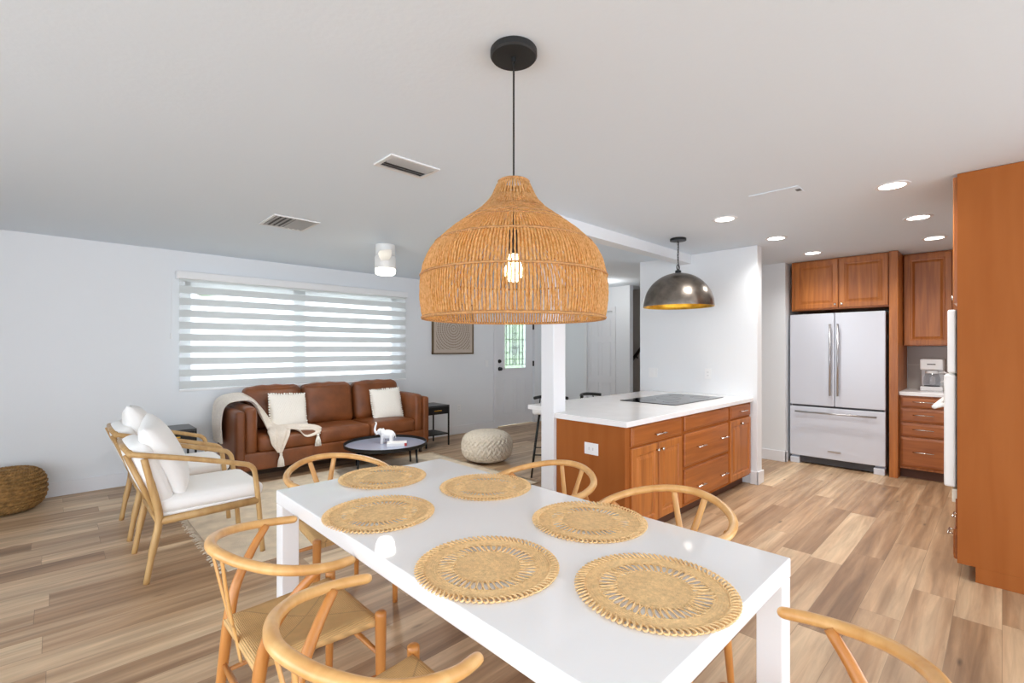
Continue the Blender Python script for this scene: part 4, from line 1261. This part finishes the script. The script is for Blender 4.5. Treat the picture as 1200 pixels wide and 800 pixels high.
ac = make_armchair(); ac.location = (.672, 3.785, 0); ac['label'] = 'pale oak armchair with white cushions, the nearer of the two on the rug edge'
dup(ac, (.672, 4.655, 0), 0, 'pale oak armchair with white cushions, the farther of the two by the black side table')
pillow('throw_pillow', 'white linen pillow leaning on the back of the nearer armchair', 'pillow', (.515, 3.80, .70), .50, .19, -PI/2-.18, .40, .10, M['linen'], 0, False, 'white pillows on the armchairs')
pillow('throw_pillow', 'white linen pillow standing on the back of the farther armchair', 'pillow', (.50, 4.66, .715), .50, .19, -PI/2-.1, .38, -.08, M['linen'], 0, False, 'white pillows on the armchairs')

# ------------------------------------------------------------------ rug
T = thing('area_rug', 'beige woven rug with short fringe under the armchairs and coffee table', 'rug', (2.2, 4.3, 0))
O = T.location.copy()
RX0, RX1, RY0, RY1 = .77, 3.57, 3.33, 5.28
bm = BM(); box(bm, RX0, RX1, RY0, RY1, .0005, .010); obj('pile', bm, M['rug'], T, off=O, bevel=.004)
bm = BM(); rnd = random.Random(9)
for xs, dr in ((RX0, -1), (RX1, 1)):
    y = RY0+.006
    while y < RY1-.004:
        a = rnd.uniform(-.02, .02); l = rnd.uniform(.035, .06)
        tube(bm, [(xs, y, .007), (xs+dr*l*.5, y+a*.4, .009), (xs+dr*l, y+a, .003)], .0035, 4)
        y += .017
f = obj('fringe', bm, M['fringe'], T, off=O, smooth=True); f['kind'] = 'stuff'

# ------------------------------------------------------------------ coffee table + things on it
KX, KY, KZ, KR = 2.71, 4.87, .305, .455
T = thing('coffee_table', 'round black tray-top coffee table on thin legs in front of the sofa', 'table', (KX, KY, .0105))
bm = BM(); lathe(bm, [(0, KZ-.028), (KR-.01, KZ-.028), (KR, KZ-.022), (KR+.004, KZ+.012), (KR-.002, KZ+.014), (KR-.012, KZ-.016), (0, KZ-.016)], 72)
obj('tray_rim', bm, M['blackmetal'], T)
bm = BM(); lathe(bm, [(0, KZ-.0155), (KR-.013, KZ-.0155), (KR-.013, KZ-.0142), (0, KZ-.0142)], 72)
obj('tray_surface', bm, plain('tray_reflection_tint', (160, 168, 190), .2), T)  # window reflection on the black tray painted into its colour as blue-grey
for k in range(4):
    a = .35+k*PI/2
    bm = BM(); tube(bm, [((KR-.03)*math.cos(a), (KR-.03)*math.sin(a), KZ-.025), ((KR-.012)*math.cos(a), (KR-.012)*math.sin(a), 0)], .011, 10); obj('leg', bm, M['blackmetal'], T, smooth=True)
KT = .0105+KZ-.014
# elephant
T = thing('elephant_figurine', 'small white porcelain elephant with raised trunk on the black coffee table', 'figurine', (2.735, 4.90, KT), math.radians(136))
bm = BM()
ellipsoid(bm, (-.01, 0, .105), (.075, .05, .053)); ellipsoid(bm, (-.045, 0, .10), (.05, .047, .05))
ellipsoid(bm, (.073, 0, .135), (.036, .033, .038)); ellipsoid(bm, (.045, 0, .12), (.04, .036, .04))
for x, y in ((.04, .025), (.04, -.025), (-.06, .025), (-.06, -.025)):
    tube(bm, [(x, y, .10), (x+.004, y, .05), (x+.006, y, .012), (x+.008, y, 0)], [.024, .019, .018, .020], 12)
tube(bm, crom([(.095, 0, .125), (.122, 0, .125), (.134, 0, .155), (.128, 0, .195), (.118, 0, .228), (.128, 0, .245)], 5), [.018-.00042*i for i in range(26)], 10)
for s in (-1, 1):
    ellipsoid(bm, (.05, .04*s, .135), (.012, .024, .034), Matrix.Rotation(.5*s, 4, 'Z'))
    tube(bm, [(.09, .015*s, .112), (.115, .019*s, .102), (.128, .02*s, .11)], [.006, .005, .002], 8)
tube(bm, [(-.09, 0, .12), (-.103, 0, .09), (-.104, 0, .06)], [.005, .004, .005], 8)
e = obj('elephant_body', bm, M['porcelain'], T)
md = e.modifiers.new('remesh', 'REMESH'); md.mode = 'VOXEL'; md.voxel_size = .004; md.use_smooth_shade = True
md = e.modifiers.new('smooth', 'SMOOTH'); md.iterations = 3; md.factor = .5
# book
T = thing('book', 'white book with red spine end lying by the elephant on the coffee table', 'book', (2.775, 4.735, KT+.0005), math.radians(-32))
bm = BM(); box(bm, -.105, .100, -.072, .070, .004, .028); obj('pages', bm, M['paper'], T)
bm = BM(); box(bm, -.11, .105, -.076, .076, 0, .004); box(bm, -.11, .105, -.076, .076, .028, .032); box(bm, -.11, .105, -.080, -.075, 0, .032); obj('cover', bm, [M['bookwhite']], T, bevel=.001)
bm = BM(); box(bm, .080, .1056, -.0806, -.0745, -.0001+.0002, .0323); obj('spine_band', bm, M['red'], T)
bm = BM(); box(bm, .1052, .107, -.07, .07, .0278, .0325); obj('cover_edge', bm, M['navy'], T)

# ------------------------------------------------------------------ black side tables
def side_table(loc, label):
    T = thing('side_table', label, 'table', loc, 0, 'black metal side tables beside the sofa')
    h = .20; H = .58
    for sx in (-1, 1):
        for sy in (-1, 1):
            bm = BM(); box(bm, sx*(h-.009)-.009, sx*(h-.009)+.009, sy*(h-.009)-.009, sy*(h-.009)+.009, 0, H-.02); obj('leg', bm, M['blackmetal'], T, bevel=.001)
    obj('top', box(BM(), -h, h, -h, h, H-.02, H), plain('black_top', (44, 46, 48), .3), T, bevel=.002)
    d = obj('drawer', box(BM(), -h+.02, h-.02, -h+.004, h-.004, H-.125, H-.022), M['blackmetal'], T, bevel=.002)
    bm = BM(); box(bm, -.06, .06, -h-.010, -h+.004, H-.078, H-.066); obj('brass_pull', bm, M['gold'], d, bevel=.002)
    obj('shelf', box(BM(), -h+.01, h-.01, -h+.01, h-.01, .16, .175), M['blackmetal'], T, bevel=.001)
side_table((3.90, 5.745, 0), 'black metal side table with gold pull right of the sofa arm')
side_table((.835, 5.86, 0), 'black side table left of the sofa, behind the armchairs')

# ------------------------------------------------------------------ poufs
def knit_pouf(loc, R, H, label):
    T = thing('knit_pouf', label, 'pouf', loc)
    bm = BM(); nu, nv = 280, 90
    g = []
    for j in range(nv+1):
        ph = PI*j/nv-PI/2; row = []
        for i in range(nu):
            th = 2*PI*i/nu
            c = abs(math.cos(ph))**.62; s = math.copysign(abs(math.sin(ph))**.8, math.sin(ph))
            chev = math.sin(th*30+2.4*math.sin(ph*12))*.5+.5
            rowp = abs(math.sin(ph*12+1.1*math.sin(th*30)))**.6
            d = .028*(rowp*.7+.3*chev)*min(1, abs(math.cos(ph))*1.5)
            row.append(bm.verts.new(((R-.022+d)*c*math.cos(th), (R-.022+d)*c*math.sin(th), H/2+(H/2)*s)))
        g.append(row)
    for j in range(nv):
        for i in range(nu):
            k = (i+1) % nu
            bm.faces.new((g[j][i], g[j][k], g[j+1][k], g[j+1][i]))
    bmesh.ops.remove_doubles(bm, verts=bm.verts, dist=1e-5)
    obj('knitted_cover', bm, M['knit'], T, smooth=True)
    bm = BM(); lathe(bm, [(0, 0), (.03, 0), (.035, .004), (.02, .008), (0, .009)], 16, (0, 0, H-.003)); obj('top_button', bm, M['knit'], T, smooth=True)
knit_pouf((3.84, 4.42, 0), .315, .385, 'oatmeal knitted round pouf on the floor between coffee table and front door')
def wicker_pouf(loc, R, H, label):
    T = thing('seagrass_pouf', label, 'pouf', loc)
    bm = BM()
    n = 15; rnd = random.Random(2)
    for j in range(n):
        ph = -PI/2*.93+PI*.93*j/(n-1)
        r = R*abs(math.cos(ph))**.42; z = H/2+(H/2-.014)*math.copysign(abs(math.sin(ph))**.85, math.sin(ph))
        m = 120
        for q in (0, 1):
            pts = []
            for i in range(m):
                th = 2*PI*i/m
                tw = th*max(8, r*150)+q*PI+j
                pts.append(((r-.012+.009*math.cos(tw))*math.cos(th), (r-.012+.009*math.cos(tw))*math.sin(th), z+.009*math.sin(tw)))
            tube(bm, pts, .0085, 6, closed=True)
    obj('rope_coils', bm, M['wicker'], T, smooth=True)
    bm = BM(); c = []
    for j in range(13):
        ph = PI*j/12-PI/2; c.append(((R-.016)*abs(math.cos(ph))**.42, H/2+(H/2-.012)*math.copysign(abs(math.sin(ph))**.85, math.sin(ph))))
    lathe(bm, c, 40); obj('inner_core', bm, M['wicker'], T, smooth=True)
wicker_pouf((-.29, 5.88, 0), .25, .365, 'brown woven seagrass pouf on the floor by the white wall at left')

# ------------------------------------------------------------------ lights, world, camera
w = bpy.data.worlds.new('world'); scn.world = w; w.use_nodes = True
bg = w.node_tree.nodes['Background']; bg.inputs['Color'].default_value = (.885, .955, 1.04, 1); bg.inputs['Strength'].default_value = 3.2

def area(name, loc, rot, sx, sy, e, col=(1, 1, 1)):
    L = bpy.data.lights.new(name, 'AREA'); L.shape = 'RECTANGLE'; L.size = sx; L.size_y = sy; L.energy = e; L.color = col
    o = bpy.data.objects.new(name, L); C.objects.link(o); o.location = loc; o.rotation_euler = rot
    return o
def point(name, loc, e, col, r):
    L = bpy.data.lights.new(name, 'POINT'); L.energy = e; L.color = col; L.shadow_soft_size = r
    o = bpy.data.objects.new(name, L); C.objects.link(o); o.location = loc
point('pendant_bulb', (PX, PY, 1.655), 95, (1, .80, .36), .03)
point('dome_bulb', (DXc, DYc, 1.785+.19), 5, (1, .8, .5), .03)
sp = bpy.data.lights.new('fan_light', 'SPOT'); sp.energy = 72; sp.spot_size = math.radians(150); sp.spot_blend = 1; sp.shadow_soft_size = .09; sp.color = (1, .96, .88)
so = bpy.data.objects.new('fan_light', sp); C.objects.link(so); so.location = (FX, FY, CEIL-.32)

point('hall_fill', (6.2, 4.3, 2.25), 4.5, (1, .97, .93), .12)  # added fill light that lifts the dim hall wall, no fixture there
cam = bpy.data.cameras.new('camera'); co = bpy.data.objects.new('camera', cam); C.objects.link(co)
co.location = (0, 0, 1.38); co.rotation_euler = (PI/2, 0, -math.radians(44.0))
cam.sensor_width = 36; cam.sensor_fit = 'HORIZONTAL'; cam.lens = 36*555/1200; cam.shift_y = 9/1200; cam.clip_start = .02
scn.camera = co
vs = scn.view_settings
scn.display_settings.display_device = 'sRGB'
vs.view_transform = 'Standard'; vs.look = 'None'; vs.gamma = 1; vs.use_curve_mapping = False; vs.exposure = 0.48
scn.cycles.use_denoising = True
scn.cycles.max_bounces = 10; scn.cycles.diffuse_bounces = 6; scn.cycles.transparent_max_bounces = 12
scn.cycles.sample_clamp_indirect = 6
